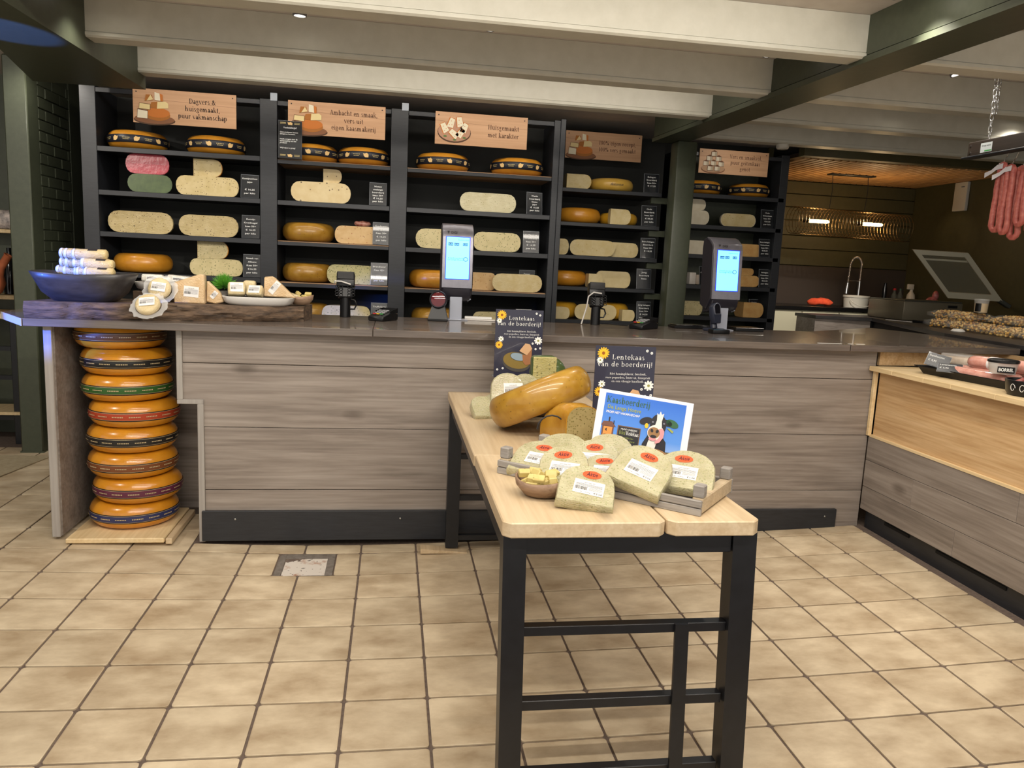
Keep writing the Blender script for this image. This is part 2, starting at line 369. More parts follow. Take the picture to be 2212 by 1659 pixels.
CEILP = noisy('white_ceiling_paint', (196, 188, 180), (206, 199, 191), 15, rough=.8, bump=.05)
PINE = wood('pine_board', (172, 132, 86), (202, 166, 120), (220, 190, 148), 'Y', .45)
PALEEDGE = wood('pale_pine_edge', (205, 176, 128), (222, 196, 150), (233, 210, 168), 'Y', .5)
TABLEWOOD = wood('waxed_table_board', (186, 160, 124), (206, 182, 146), (218, 198, 166), 'Y', .4, coat=.1)
BLACKMETAL = noisy('black_powder_coat', (17, 18, 21), (24, 25, 29), 30, rough=.38, bump=.08)
GOLD = P('print_cream', (233, 214, 170), .6)
WHITEINK = P('print_white', (236, 236, 232), .6)
BLACKPL = P('black_plastic', (16, 16, 18), .35)
CLEAR = P('clear_acrylic', (235, 238, 240), .05, trans=.9, alpha=.35)

# ---------------------------------------------------------------- floor: grout bed and every tile
TX, TY = .27, .2636
def fz(x, y):
    x = min(max(x, -.3), 4.1)
    return .01194*(x-2)+.01007*(x-2)**2+.0074*y-.02*math.exp(-((x-1.2)**2/.5+(y+.1)**2/.3))
def floor():
    b = B(); nx, ny = 48, 30; vs = []; fs = []
    for j in range(ny+1):
        for i in range(nx+1):
            x = -4.5+12*i/nx; y = -4.2+8.6*j/ny; vs.append((x, y, fz(x, min(y, 1.2))-.004))
    for j in range(ny):
        for i in range(nx): k = j*(nx+1)+i; fs.append((k, k+1, k+nx+2, k+nx+1))
    b.add(vs, fs); fl = struct(b.build('floor', GROUT, smooth=True))
    cache = {}
    def tile(x0, x1, y0, y1):
        w, h = round(x1-x0, 3), round(y1-y0, 3)
        if (w, h) not in cache:
            q = B(); g = .0045; r = .010; X, Y = w/2-g, h/2-g
            poly = []
            for sx, sy, a in ((1, -1, -PI/2), (1, 1, 0), (-1, 1, PI/2), (-1, -1, PI)):
                for t in (0, .5, 1):
                    an = a+t*PI/2; poly.append((sx*(X-r)+r*math.cos(an), sy*(Y-r)+r*math.sin(an)))
            n = len(poly); inn = [(x*(1-.007/max(w, .05)), y*(1-.007/max(h, .05))) for x, y in poly]
            v = [(x, y, -.006) for x, y in poly]+[(x, y, -.0012) for x, y in poly]+[(x, y, 0) for x, y in inn]
            f = [(i, (i+1) % n, n+(i+1) % n, n+i) for i in range(n)]+[(n+i, n+(i+1) % n, 2*n+(i+1) % n, 2*n+i) for i in range(n)]+[tuple(range(2*n, 3*n))]
            q.add(v, f); bmesh.ops.recalc_face_normals(q.bm, faces=q.bm.faces)
            me = bpy.data.meshes.new('tile'); q.bm.to_mesh(me); q.bm.free(); me.materials.append(TILE); cache[(w, h)] = me
        cx, cy = (x0+x1)/2, (y0+y1)/2; e = .1
        nx_ = -(fz(cx+e, cy)-fz(cx-e, cy))/(2*e); ny_ = -(fz(cx, cy+e)-fz(cx, cy-e))/(2*e)
        nv = Vector((nx_, ny_, 1)).normalized(); xa = Vector((1, 0, -nx_)); xa = (xa-nv*xa.dot(nv)).normalized(); ya = nv.cross(xa)
        M = Matrix(((xa.x, ya.x, nv.x, cx), (xa.y, ya.y, nv.y, cy), (xa.z, ya.z, nv.z, fz(cx, cy)+.002), (0, 0, 0, 1)))
        link('tile', cache[(w, h)], fl, M=M)
    for i in range(-7, 15):
        for j in range(-9, 7):
            x0, x1, y0, y1 = i*TX, (i+1)*TX, j*TY, (j+1)*TY
            if j == -1 and i == 3: x1 = .967
            if j == -1 and i == 4: x0 = 1.233
            if j == 0 and i > 1: y1 = .110
            if j > 0 and i > 1 or j > 1 and i >= 0: continue
            tile(x0, x1, y0, y1)
    return fl
FLOOR = floor()
# ================================================================ THE SETTING
def drain():
    t = thing('floor_drain', 'rusty recessed drain cover set in the tiles before the counter', 'drain', (1.1, -.1318, fz(1.1, -.13)))
    B().box(-.131, .131, -.129, .129, -.004, -.0015).build('surround', noisy('drain_cement', (96, 88, 80), (128, 120, 112), 30, rough=.9), t)
    b = B()
    for x0, x1, y0, y1 in ((-.131, -.1, -.129, .129), (.1, .131, -.129, .129), (-.1, .1, .075, .129)): b.box(x0, x1, y0, y1, -.0015, .001, .0008)
    b.build('frame', noisy('drain_cement', (96, 88, 80), (128, 120, 112), 30, rough=.9), t)
    b = B(); n = 16; vs = []; fs = []
    r = random.Random(3)
    for j in range(n+1):
        for i in range(n+1): vs.append((-.096+.192*i/n, -.127+.2*j/n, -.0012+r.uniform(-.0004, .0004)))
    for j in range(n):
        for i in range(n): k = j*(n+1)+i; fs.append((k, k+1, k+n+2, k+n+1))
    b.add(vs, fs); b.build('lid', noisy('rusty_lid', (158, 104, 68), (208, 200, 190), 9, rough=.7, bump=.3, bdist=.002, lo=.34, hi=.46), t, smooth=180)
drain()

# --- ceiling, walls
def xl(y): return 3.455-.06*y      # left face of the right-hand green beam
def xg(y): return .035+.03*y       # right face of the left-hand green beam
struct(B().box(-4, 8, -4.2, 4.2, 2.55, 2.60).build('ceiling', CEILP))
struct(B().box(-1.4, 4.75, 3.02, 3.1, 0, 2.6).build('wall_back', DARKBACK))
struct(B().box(-1.5, -.79, 2.35, 2.95, 0, 2.6).build('wall_left_return', GREEN))
struct(B().box(-3.2, -1.0, 3.2, 3.3, 0, 2.6).build('wall_left_back', GREEN))
struct(B().box(-3.45, -3.4, -.6, 3.3, 0, 2.6).build('wall_left', GREEN))
struct(B().box(6.85, 6.95, -3.0, 4.0, 0, 2.6).build('wall_right', OLIVE))
def kitchen_wall():
    w = struct(B().box(4.8, 6.95, 3.90, 4.0, 0, 2.6).build('wall_kitchen', OLIVE))
    zs = [1.545, 1.712, 1.848, 2.0, 2.13, 2.262, 2.39, 2.55]
    for a, c in zip(zs[:-1], zs[1:]):
        B().box(4.82, 6.85, 3.862, 3.905, a+.003, c-.003, .004).build('wall_board', OLIVE, w)
    B().box(4.82, 6.85, 3.858, 3.905, 1.1, 1.541, .002).build('splashback', P('brown_splashback', (66, 58, 52), .35), w)
kitchen_wall()
struct(B().box(4.755, 4.80, 2.99, 4.0, 0, 2.6).build('wall_partition', OLIVE))

def green_beam(name, fx, side):
    """a steel-like beam of green boards running front to back; side = +1 when it extends to +x of its face line"""
    ys = (-4.1, 1.95); b = B()
    w = .20*side
    def quad(off0, off1, z0, z1):
        p = [(fx(ys[0])+off0, ys[0]), (fx(ys[0])+off1, ys[0]), (fx(ys[1])+off1, ys[1]), (fx(ys[1])+off0, ys[1])]
        b.prism(p if side > 0 else p[::-1], z0, z1)
    quad(0, w, 2.385, 2.549)
    quad(-.012*side, w+.012*side, 2.35, 2.377)
    quad(.006*side, w-.006*side, 2.37, 2.39)
    return b
struct(green_beam('g', xl, 1).build('trim_1', GREEN))
def left_beam():
    b = B()
    p = [(xg(-4.1), -4.1), (xg(1.15), 1.15), (-.52, 1.15), (-.33, .3), (-.2, -4.1)]
    b.prism(p, 2.30, 2.549); return b
struct(left_beam().build('trim_2', GREEN))

def white_beam(name, y, x0, x1, dep=.115, z0=2.37):
    b = B(); h = 2.549
    b.box(x0, x1, y, y+dep, z0+.026, h)
    b.box(x0, x1, y+.003, y+dep-.003, z0+.02, z0+.03)
    b.prism([(y-.004, z0+.022), (y-.004, z0+.008), (y+.006, z0), (y+dep-.006, z0), (y+dep+.004, z0+.008), (y+dep+.004, z0+.022)], x0, x1, Matrix(((0, 0, 1, 0), (1, 0, 0, 0), (0, 1, 0, 0), (0, 0, 0, 1))))
    return struct(b.build(name, WHITEP))
white_beam('trim_3', 1.03, xg(1.03), xl(1.03))
white_beam('trim_4', .345, xg(.345), xl(.345))
white_beam('trim_5', -.43, xg(-.43), xl(-.43))
white_beam('trim_6', -1.35, xg(-1.35), xl(-1.35))
for i, y in enumerate((-.43, .345, 1.03, 1.72)): white_beam('trim_%d' % (7+i), y, xl(y)+.2, 6.85)

# --- columns
def columns():
    b = B(); b.box(-.925, -.79, 1.70, 1.86, 0, 2.549, .008); b.box(-.93, -.785, 1.695, 1.87, 0, .05)
    struct(b.build('trim_11', GREEN, smooth=True))
    br = struct(B().box(-.90, -.80, 1.86, 2.40, 0, 2.549).build('wall_brick_return', GREEN))
    r = random.Random(5); z = .03; k = 0
    while z < 2.45:
        y = 1.865+(-.11 if k % 2 else 0)
        while y < 2.36:
            a, c = max(y, 1.865), min(y+.215, 2.37)
            if c-a > .03:
                B().box(-.802, -.7925+r.uniform(-.002, .001), a+.004, c-.004, z+.004, z+.066, .002).build('brick', GREEN, br)
            y += .22
        z += .07; k += 1
    # right column with its slightly rounded corners
    b = B(); b.box(3.472, 3.624, 1.80, 1.95, 0, 2.352, .016, seg=2); struct(b.build('trim_12', GREEN, smooth=True))
columns()

# --- wood slat ceiling of the kitchen
def slat_ceiling():
    c = struct(B().box(4.8, 6.85, 2.45, 3.88, 2.425, 2.45).build('ceiling_kitchen', P('slat_gap', (50, 36, 22), .8)))
    me = None; x = 4.81
    SL = wood('ceiling_slat_wood', (168, 122, 74), (196, 150, 98), (212, 170, 118), 'Y', .5)
    while x < 6.79:
        if me is None:
            o = B().box(0, .050, -.70, .70, 0, .03, .003).build('slat', SL, c); me = o.data
        else: o = link('slat', me, c)
        o.location = (x, 3.16, 2.392); x += .068
    struct(B().box(4.75, 6.85, 2.36, 2.45, 2.40, 2.55).build('trim_13', OLIVE))
slat_ceiling()

# ================================================================ THE COUNTER
def counter():
    c = thing('shop_counter', 'long shop counter clad in grey oak planks with a black plinth', 'counter', (.5, .114, 0))
    def bb(name, x0, x1, y0, y1, z0, z1, mat, bev=.002, par=c):
        return B().box(x0-.5, x1-.5, y0-.114, y1-.114, z0, z1, bev).build(name, mat, par)
    zs = [.005, .268, .581, .890, 1.045]
    bb('core', .62, 4.06, .135, .70, .02, 1.04, DARKBACK, 0)
    for k, (a, d) in enumerate(zip(zs[:-1], zs[1:])):
        if k == 2:      # the plank that is notched around the recess
            b = B(); M = Matrix(((1, 0, 0, -.5), (0, 0, 1, -.114), (0, 1, 0, 0), (0, 0, 0, 1)))
            b.prism([(.597, a+.0015), (4.075, a+.0015), (4.075, d-.0015), (.504, d-.0015), (.504, .714), (.597, .714)], .114, .134, M)
            b.build('plank', GREYPLANK, c)
        else: bb('plank', .597 if k < 2 else .504, 4.075, .114, .134, a+.0015, d-.0015, GREYPLANK, .0015)
    # light edge strips of the recess
    bb('edge_strip', .477, .504, .106, .60, .714, 1.045, TRIM); bb('edge_strip', .477, .597, .106, .60, .692, .714, TRIM)
    bb('edge_strip', .568, .597, .106, .60, .005, .692, TRIM)
    bb('end_panel', -.099, -.061, .106, .62, .035, 1.045, TRIM, .003); bb('panel_lining', -.061, -.055, .12, .60, .04, 1.04, GREYPLANK, 0)
    bb('recess_back', -.061, .60, .60, .62, .02, 1.04, GREYPLANK, 0)
    p = bb('plinth', .583, 3.93, .094, .114, .012, .165, BLACKWOOD, .003)
    for x in (.74, 1.54, 3.86): B().ell((x-.5, -.022, .125), (.005, .003, .005), 8, 6).build('screw', P('steel', (190, 190, 186), .3, 1), c)
counter()
def worktop():
    t = thing('counter_worktop', 'dark glossy grey laminate worktop running along the whole counter', 'worktop', (0, 0, 1.046))
    def pl(poly): B().prism(poly, 0, .035, None, .0025).build('worktop_section', SLAB, t)
    pl([(-.155, .044), (1.386, .044), (1.386, .90), (-.39, .90), (-.39, .375)])
    pl([(1.388, .044), (3.868, .044), (4.13, .92), (1.388, .92)])
    pl([(3.871, .044), (4.98, .155), (5.10, .93), (4.93, 1.50), (4.133, .92)])
    # the pale sealed end, lit by the blue lamp from the left
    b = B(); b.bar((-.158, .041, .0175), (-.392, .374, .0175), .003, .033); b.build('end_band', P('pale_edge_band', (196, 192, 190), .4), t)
worktop()
# ================================================================ SHELVING
SZ = {1: [2.046, 1.772, 1.508, 1.249, .989], 2: [2.039, 1.771, 1.507, 1.231, .955], 3: [2.037, 1.771, 1.502, 1.225, .949],
      4: [1.999, 1.752, 1.509, 1.275, 1.025], 5: [2.07, 1.818, 1.574, 1.32, 1.059]}
FY = {1: 1.75, 2: 1.75, 3: 1.75, 4: 2.05, 5: 2.55}
def shelving():
    t = thing('shelving_unit', 'black wall of cheese shelving with three open bays behind the counter', 'shelving', (1.0, 1.75, 0))
    def bx(name, x0, x1, y0, y1, z0, z1, m=BLACKWOOD, bev=.002, par=t):
        return B().box(x0-1, x1-1, y0-1.75, y1-1.75, z0, z1, bev).build(name, m, par)
    bx('upright', -.505, -.41, 1.75, 2.15, 0, 2.42); bx('upright', .594, .703, 1.745, 2.15, 0, 2.41)
    bx('upright', 1.442, 1.556, 1.745, 2.15, 0, 2.41); bx('upright', 2.556, 2.60, 1.75, 2.15, 0, 2.415); bx('upright', 2.60, 2.635, 1.74, 2.15, 0, 2.425)
    bx('back_panel', -.505, 2.635, 2.15, 2.17, 0, 2.42, DARKBACK, 0)
    for x0, x1 in ((-.41, .594), (.703, 1.442), (1.556, 2.556)): bx('top_rail', x0, x1, 1.755, 1.775, 2.375, 2.405)
    for x in (.66, 1.51): bx('hook', x, x+.045, 1.742, 1.76, 2.40, 2.45, P('grey_metal', (120, 124, 130), .35, .8), .001)
    for bay, x0, x1 in ((1, -.41, .594), (2, .703, 1.442), (3, 1.556, 2.556)):
        for i, z in enumerate(SZ[bay]):
            raw = (bay == 2 and i in (0, 2, 3, 4)) or (bay == 3 and i in (0, 3))
            s = bx('shelf', x0, x1, 1.752, 1.775, z-.032, z-(.007 if raw else 0), BLACKWOOD, .002)
            B().box(x0-1, x1-1, .025, .398, z-.026, z-.001).build('board', SHELFRAW if raw else BLACKWOOD, s)
    t4 = thing('shelving_unit', 'dark recessed shelves on steel brackets beside the green column', 'shelving', (3.0, 2.05, 0))
    B().box(-.36, .62, .445, .465, 0, 2.42).build('back_panel', DARKBACK, t4)
    for z in SZ[4]:
        s = B().box(-.36, .465, 0, .44, z-.028, z, .002).build('shelf', BLACKWOOD, t4)
        B().box(.40, .53, .04, .07, z-.075, z-.03, .002).build('bracket', GREEN, s)
        B().box(.525, .535, .03, .08, z-.085, z-.02, .002).build('bracket_plate', BLACKMETAL, s)
    t5 = thing('shelving_unit', 'tall black shelving unit for goat cheese right of the green column', 'shelving', (4.3, 2.55, 0))
    for x0, x1 in ((-.52, -.46), (.36, .43)): B().box(x0, x1, 0, .42, 0, 2.42, .002).build('upright', BLACKWOOD, t5)
    B().box(-.46, .36, .40, .42, 0, 2.42).build('back_panel', GREEN, t5)
    B().box(-.46, .36, .005, .03, 2.37, 2.40, .002).build('top_rail', BLACKWOOD, t5)
    for z in SZ[5]:
        s = B().box(-.46, .41, 0, .025, z-.034, z, .002).build('shelf', BLACKWOOD, t5)
        B().box(-.46, .36, .025, .40, z-.028, z-.002).build('board', BLACKWOOD, s)
shelving()
# ================================================================ CHEESES
RIND = noisy('yellow_rind', (186, 122, 30), (204, 142, 44), 14, rough=.32, coat=.25, bump=.08, bscale=60)
RINDOLD = noisy('golden_old_rind', (190, 138, 28), (214, 164, 52), 10, rough=.35, coat=.25, bump=.1, bscale=60)
RINDPALE = noisy('pale_yellow_rind', (206, 160, 62), (222, 182, 88), 10, rough=.35, coat=.2, bump=.1, bscale=60)
RINDHERB = paste('herb_rind', (180, 126, 30), (196, 144, 46), [((120, 84, 20), 55, .16)], rough=.3, coat=.35)
RINDGREEN = noisy('green_wax', (66, 84, 44), (88, 106, 58), 20, rough=.3, coat=.5, bump=.15)
REDW = noisy('red_wrapped_wax', (170, 34, 52), (196, 62, 78), 25, rough=.3, coat=.7, bump=.3, bscale=30, bdist=.006)
CUMIN = paste('cumin_paste', (222, 196, 128), (232, 208, 146), [((120, 92, 48), 75, .22), ((84, 62, 36), 30, .1)])
CLOVE = paste('clove_paste', (216, 190, 126), (228, 204, 144), [((110, 88, 52), 60, .2), ((44, 32, 22), 16, .07)], wrapped=True)
NUT = paste('nut_paste', (226, 198, 138), (234, 210, 154), [((92, 62, 34), 34, .17), ((60, 40, 24), 18, .12)])
HERB = paste('herb_paste', (214, 196, 136), (226, 208, 150), [((96, 108, 62), 80, .26), ((120, 96, 60), 40, .13)])
HERBW = paste('herb_paste_wrapped', (216, 198, 140), (230, 212, 158), [((110, 114, 70), 80, .24)], wrapped=True)
TOMATO = paste('tomato_paste', (222, 176, 108), (232, 192, 128), [((160, 90, 40), 50, .18), ((96, 74, 40), 40, .12)])
WHITEW = paste('white_wrapped_paste', (226, 214, 166), (236, 226, 184), [((150, 140, 96), 60, .16)], wrapped=True)
PLAIN = paste('plain_paste', (226, 202, 140), (234, 212, 156), [((196, 168, 104), 26, .12)])
PLAINW = paste('plain_paste_wrapped', (226, 200, 134), (236, 214, 156), [((190, 160, 96), 26, .12)], wrapped=True)
ORANGEP = paste('orange_paste', (222, 164, 84), (232, 180, 102), None, wrapped=True)
GOATP = paste('goat_paste', (226, 212, 180), (234, 222, 194), None)
NETTLE = paste('nettle_paste', (206, 196, 130), (216, 206, 146), [((84, 100, 52), 90, .3)], wrapped=True)
BANDB = P('navy_band', (28, 30, 40), .4)
ACRYL = P('acrylic_edge', (170, 176, 182), .1, alpha=.5)
CARDB = P('black_card', (34, 36, 40), .25, coat=.5)
PAPER = P('white_label_paper', (232, 230, 226), .55)
GREYINK = P('grey_print', (120, 120, 128), .6)
DARKINK = P('dark_print', (40, 38, 40), .6)

def wprof(R, H, k=.34, n=7, flat=.0):
    """side profile of a cheese wheel: flat faces, strongly rounded shoulder"""
    e = min(H*.5, R*k); p = [(0, 0)]
    pts = []
    for i in range(n+1):
        a = -PI/2+PI*i/n; pts.append((R-e+e*math.cos(a)**.85 if math.cos(a) > 0 else R-e, H/2+H/2*math.sin(a)))
    return p+pts+[(0, H)]
def wheel(R, H, mat, label, x, y, z, group=None, k=.3, rz=0):
    b = B(); b.lathe(wprof(R, H, k, 8), 40)
    return tag(b.build('round_cheese', mat, loc=(x, y, z), rot=(0, 0, rz), smooth=60), label, 'cheese', group)
def wedge(R, H, ang, rind, pas, label, M, name='cheese_half', k=.28, group=None):
    """part of a wheel; first cut face in the plane y=0 looking to -Y, rind behind it"""
    prof = wprof(R, H, k, 8); b = B(); b.lathe(prof, 20 if ang > 2 else 12, None, 0, ang, True)
    o = b.build(name, rind, smooth=50, M=M); tag(o, label, 'cheese', group)
    e = .0012; q = B(); pr = prof[1:-1]
    if ang > 3:
        pts = [(r-.004, -e, z) for r, z in pr]+[(-r+.004, -e, z) for r, z in reversed(pr)]
        q.add(pts, [tuple(range(len(pts)))])
    else:
        pts = [(.001, -e, 0)]+[(r-.004, -e, z) for r, z in pr]+[(.001, -e, H)]; q.add(pts, [tuple(range(len(pts)))])
        c, s = math.cos(ang), math.sin(ang); nx, ny = -s*e, c*e
        pts = [(nx, ny, 0)]+[((r-.004)*c+nx, (r-.004)*s+ny, z) for r, z in pr]+[(nx, ny, H)]; q.add(pts, [tuple(range(len(pts)))])
    q.build('cut_face', pas, o); return o
def half(w, h, rind, pas, label, x, y, z, rz=0, group=None, k=.28):
    return wedge(w/2, h, PI, rind, pas, label, Matrix.Translation((x, y, z)) @ Matrix.Rotation(rz, 4, 'Z'), group=group, k=k)
def quarter(w, h, rind, pas, label, x, y, z, rz=0, group=None, ang=PI/2):
    """x is the middle of the front face"""
    M = Matrix.Translation((x, y, z)) @ Matrix.Rotation(rz, 4, 'Z') @ Matrix.Translation((-w/2, 0, 0))
    return wedge(w, h, ang, rind, pas, label, M, 'cheese_piece', group=group)
def on_cyl(F, R, a, z, pts, mat_i):
    k = len(F[0])
    for u, v in pts: an = a+u/R; F[0].append((R*math.cos(an), R*math.sin(an), z+v))
    F[1].append(tuple(range(k, k+len(pts)))); F[2].append(mat_i)
def banded(R, H, label, x, y, z, seed, group='banded cheese wheels on the top shelves'):
    o = wheel(R, H, RIND, label, x, y, z, group, k=.42); zc = H/2
    q = B(); hb = .022; q.lathe([(R*.985, zc-hb-.003), (R+.0018, zc-hb), (R+.0024, zc), (R+.0018, zc+hb), (R*.985, zc+hb+.003)], 48)
    bd = q.build('band', BANDB, o, smooth=60)
    F = ([], [], []); r = random.Random(seed); a = -PI+r.uniform(0, .4); RR = R+.0042; i = 0
    while a < .3:
        if i % 2 == 0:     # little cheese picture
            s = r.choice((-1, 1)); on_cyl(F, RR, a, zc, [(s*.016, -.014), (s*.018, .004), (s*.006, .016), (-s*.008, .010), (-s*.019, .012), (-s*.014, -.006), (-s*.003, -.015)], 0); a += .36
        else:
            for j in range(2):
                w = .022-.005*j
                for t in range(5):
                    u = -w+t*w/2.2; on_cyl(F, RR, a, zc+.004-j*.010, [(u, -.002), (u+w/3.2, -.002), (u+w/3.2, .0025), (u, .0025)], 1)
            a += .36
        i += 1
    me = bpy.data.meshes.new('band_print'); me.from_pydata(F[0], [], F[1]); me.materials.append(P('band_cheese_picture', (226, 190, 130), .6)); me.materials.append(P('band_gold_print', (196, 176, 120), .6))
    for p, m in zip(me.polygons, F[2]): p.material_index = m
    link('band_print', me, bd)['kind'] = 'stuff'; return o
def price_card(x, y, z, lines, label, rz=0, w=.112, h=.150, tilt=-.13, white=False):
    t = thing('price_card', label, 'price card', (x, y, z+.002), (tilt, 0, rz), 'price cards on the shelves')
    B().box(-w/2-.002, w/2+.002, .0012, .0036, 0, h+.003, .0006).build('holder', ACRYL, t)
    B().box(-w/2-.002, w/2+.002, .0012, .014, 0, .002).build('holder_foot', ACRYL, t)
    B().box(-w/2, w/2, -.0004, .0012, .001, h).build('card', CARDB if not white else PAPER, t)
    f = Flat(); ink = WHITEINK if not white else GREYINK; yy = h*.86; n = len(lines)
    for s in lines:
        if s: 
            wd = min(w*.86, .0118*len(s)*.62+.012); f.text(s, 0, yy-.008, .0105, ink, 3, width=wd, bold=.012)
        yy -= h*.80/max(n, 5)*1.0 if n > 4 else h*.155
    if lines: f.build('lettering', t)
    return t

# bay,row -> things on the shelves
def shelf_goods():
    Z = lambda b, r: SZ[b][r-1]+.0015; Y = lambda b, d: FY[b]+d
    bands = [(1, -.220, .372, 'banded orange cheese wheel at the far left of the top shelf'), (1, .277, .377, 'banded orange cheese wheel under the first sign, right of its twin'),
             (2, .895, .359, 'banded cheese wheel half hidden behind the black allergy notice'), (2, 1.256, .355, 'banded cheese wheel at the right end of the second bay top shelf'),
             (3, 1.805, .375, 'banded cheese wheel at the left end of the third bay top shelf'), (3, 2.334, .376, 'banded cheese wheel at the right end of the third bay top shelf'),
             (5, 4.031, .371, 'banded cheese wheel cut off by the green column'), (5, 4.478, .350, 'banded cheese wheel under the goat cheese sign')]
    for i, (b, x, w, l) in enumerate(bands):
        y = Y(b, .2); banded(w/2, .118 if b < 5 else .112, l, x+ (0 if b != 2 or i != 2 else .01), y, Z(b, 1), i+2)
    # ---- first bay
    z = Z(1, 2)
    g = half(.273, .118, RINDGREEN, RINDGREEN, 'green waxed cheese half under a red one', -.112, Y(1, .06), z, rz=.06, k=.5)
    half(.269, .124, REDW, REDW, 'red wrapped cheese half lying on a green one', -.125, Y(1, .06), z+.119, k=.4)
    half(.398, .126, CUMIN, CUMIN, 'half wheel of cumin cheese on the second shelf of the first bay', .248, Y(1, .06), z)
    quarter(.184, .112, RIND, CUMIN, 'cumin cheese piece resting on a half wheel, yellow rind to the right', .248, Y(1, .08), z+.127)
    price_card(.521, Y(1, .03), z, ['Komijnenkaas', '50+', '', '€ 16,25', 'per kilo'], 'black price card for Komijnenkaas')
    z = Z(1, 3)
    half(.406, .140, CLOVE, CLOVE, 'wide speckled clove cheese half at the left of the third shelf', -.176, Y(1, .06), z, k=.5)
    half(.381, .138, CLOVE, CLOVE, 'film-wrapped clove cheese half beside the Kruidnagel price card', .252, Y(1, .06), z, k=.45)
    price_card(.525, Y(1, .03), z, ['Komijn', 'Kruidnagel', 'kaas 50+', '€ 16,25', 'per kilo'], 'black price card for Komijn Kruidnagel kaas')
    z = Z(1, 4)
    wheel(.185, .125, RIND, 'yellow cheese wheel behind the white oval plate', -.206, Y(1, .2), z, k=.4)
    half(.343, .112, HERB, HERB, 'herb cheese half behind the little grass plant', .298, Y(1, .06), z)
    quarter(.200, .116, RIND, HERBW, 'film-wrapped herb cheese piece lying on a half wheel above the grass', .273, Y(1, .08), z+.113)
    price_card(.533, Y(1, .03), z, ['Smaak van', 'Alkens', 'Kaas 50+', '€16,25', 'per kilo'], 'black price card with a white strip, lowest visible in first bay')
    # ---- second bay
    z = Z(2, 2)
    half(.397, .135, NUT, NUT, 'half wheel of nut cheese with dark nut bits', .981, Y(2, .06), z, k=.4)
    quarter(.123, .09, NUT, NUT, 'small square piece of nut cheese on top of a half wheel', 1.055, Y(2, .08), z+.136)
    price_card(1.362, Y(2, .03), z, ['Noten', 'melange', 'boerderij', 'kaas 50+', '€ 16,25', 'per kilo'], 'price card for Noten melange boerderij kaas')
    z = Z(2, 3)
    wheel(.178, .128, RINDHERB, 'speckled yellow wheel on the middle shelf of the second bay', .888, Y(2, .2), z, k=.34)
    half(.328, .119, TOMATO, TOMATO, 'pinkish beige cheese half with a wrapped offcut on it', 1.239, Y(2, .06), z).scale.y = .42
    b = B(); b.ell((0, 0, .02), (.06, .04, .022), 12, 8).noise(.008, 3, 40); tag(b.build('cheese_offcut', noisy('marbled_red_offcut', (150, 60, 48), (222, 170, 150), 40, rough=.25, coat=.7), loc=(1.259, Y(2, .14), z+.12), smooth=180), 'marbled red wrapped offcut lying on a cheese half', 'cheese')
    price_card(1.389, Y(2, .03), z, ['Gondorense', 'Mix', 'Kaas 50+', '€ 16,25', 'per kilo'], 'price card for Gondorense Mix kaas')
    z = Z(2, 4)
    wheel(.175, .128, RINDHERB, 'olive yellow wheel on the fourth shelf of the second bay', .885, Y(2, .2), z, k=.34)
    half(.358, .13, NETTLE, NETTLE, 'pale green flecked nettle cheese half behind the card reader stand', 1.204, Y(2, .06), z).scale.y = .42
    price_card(1.380, Y(2, .03), z, ['Brandnetel', 'Kaas 45+', '', '€ 16,25', 'per kilo'], 'price card for Brandnetel kaas')
    z = Z(2, 5)
    wheel(.165, .125, RINDHERB, 'yellow wheel low behind the small wooden bowl', .878, Y(2, .2), z, k=.34)
    half(.332, .124, HERB, HERB, 'truffle cheese half low behind the card reader stand', 1.159, Y(2, .06), z)
    price_card(1.386, Y(2, .03), z, ['Truffelkaas', '50+', '', '', ''], 'price card for Truffelkaas')
    # ---- third bay
    z = Z(3, 2)
    half(.398, .13, WHITEW, WHITEW, 'glossy white wrapped cheese half alone on its shelf', 2.122, Y(3, .06), z, k=.4)
    price_card(2.450, Y(3, .03), z, ['Weide', 'boerderij', 'kaas', '50+', '€ 15,25', 'per kilo'], 'tilted price card for Weide boerderij kaas', rz=.15)
    z = Z(3, 3)
    half(.36, .134, HERB, HERB, 'Italian herb cheese half left of the first weighing scale', 1.805, Y(3, .06), z, k=.4)
    half(.340, .132, HERB, HERB, 'Italian herb cheese half right of the first weighing scale', 2.197, Y(3, .06), z, k=.36)
    price_card(2.437, Y(3, .03), z, ['Italiaanse', 'Kruidenmix', 'kaas 50+', '€ 16,25', 'per kilo'], 'price card for Italiaanse Kruidenmix kaas')
    z = Z(3, 4)
    wheel(.185, .128, RIND, 'orange wheel left of the first weighing scale', 1.772, Y(3, .2), z, k=.36)
    half(.25, .124, TOMATO, TOMATO, 'orange flecked cheese half beside the scale, behind a wrapped one', 2.085, Y(3, .12), z).scale.y = .42
    half(.36, .125, PLAINW, PLAINW, 'wrapped orange-cream cheese half at the right of the fourth shelf', 2.352, Y(3, .04), z, k=.36).scale.y = .42
    price_card(2.447, Y(3, .20), z, ['Peper', 'pijnboom', '', '', ''], 'price card peeking out behind a wrapped cheese half', tilt=0)
    z = Z(3, 5)
    wheel(.18, .13, RINDHERB, 'yellow wheel low behind the red-eyed barcode scanner', 1.79, Y(3, .2), z, k=.34)
    half(.30, .123, HERB, HERB, 'flecked cheese half low behind the first spring cheese poster', 2.192, Y(3, .06), z)
    price_card(2.410, Y(3, .03), z, [], 'blank white card above the first spring cheese poster', white=True)
    # ---- fourth bay
    z = Z(4, 1)
    quarter(.19, .108, RINDPALE, PLAINW, 'wrapped cheese quarter under the fourth sign', 2.838, Y(4, .07), z)
    w = wheel(.172, .095, RINDPALE, 'pale yellow wheel with handwriting on its side', 3.119, Y(4, .2), z, k=.3)
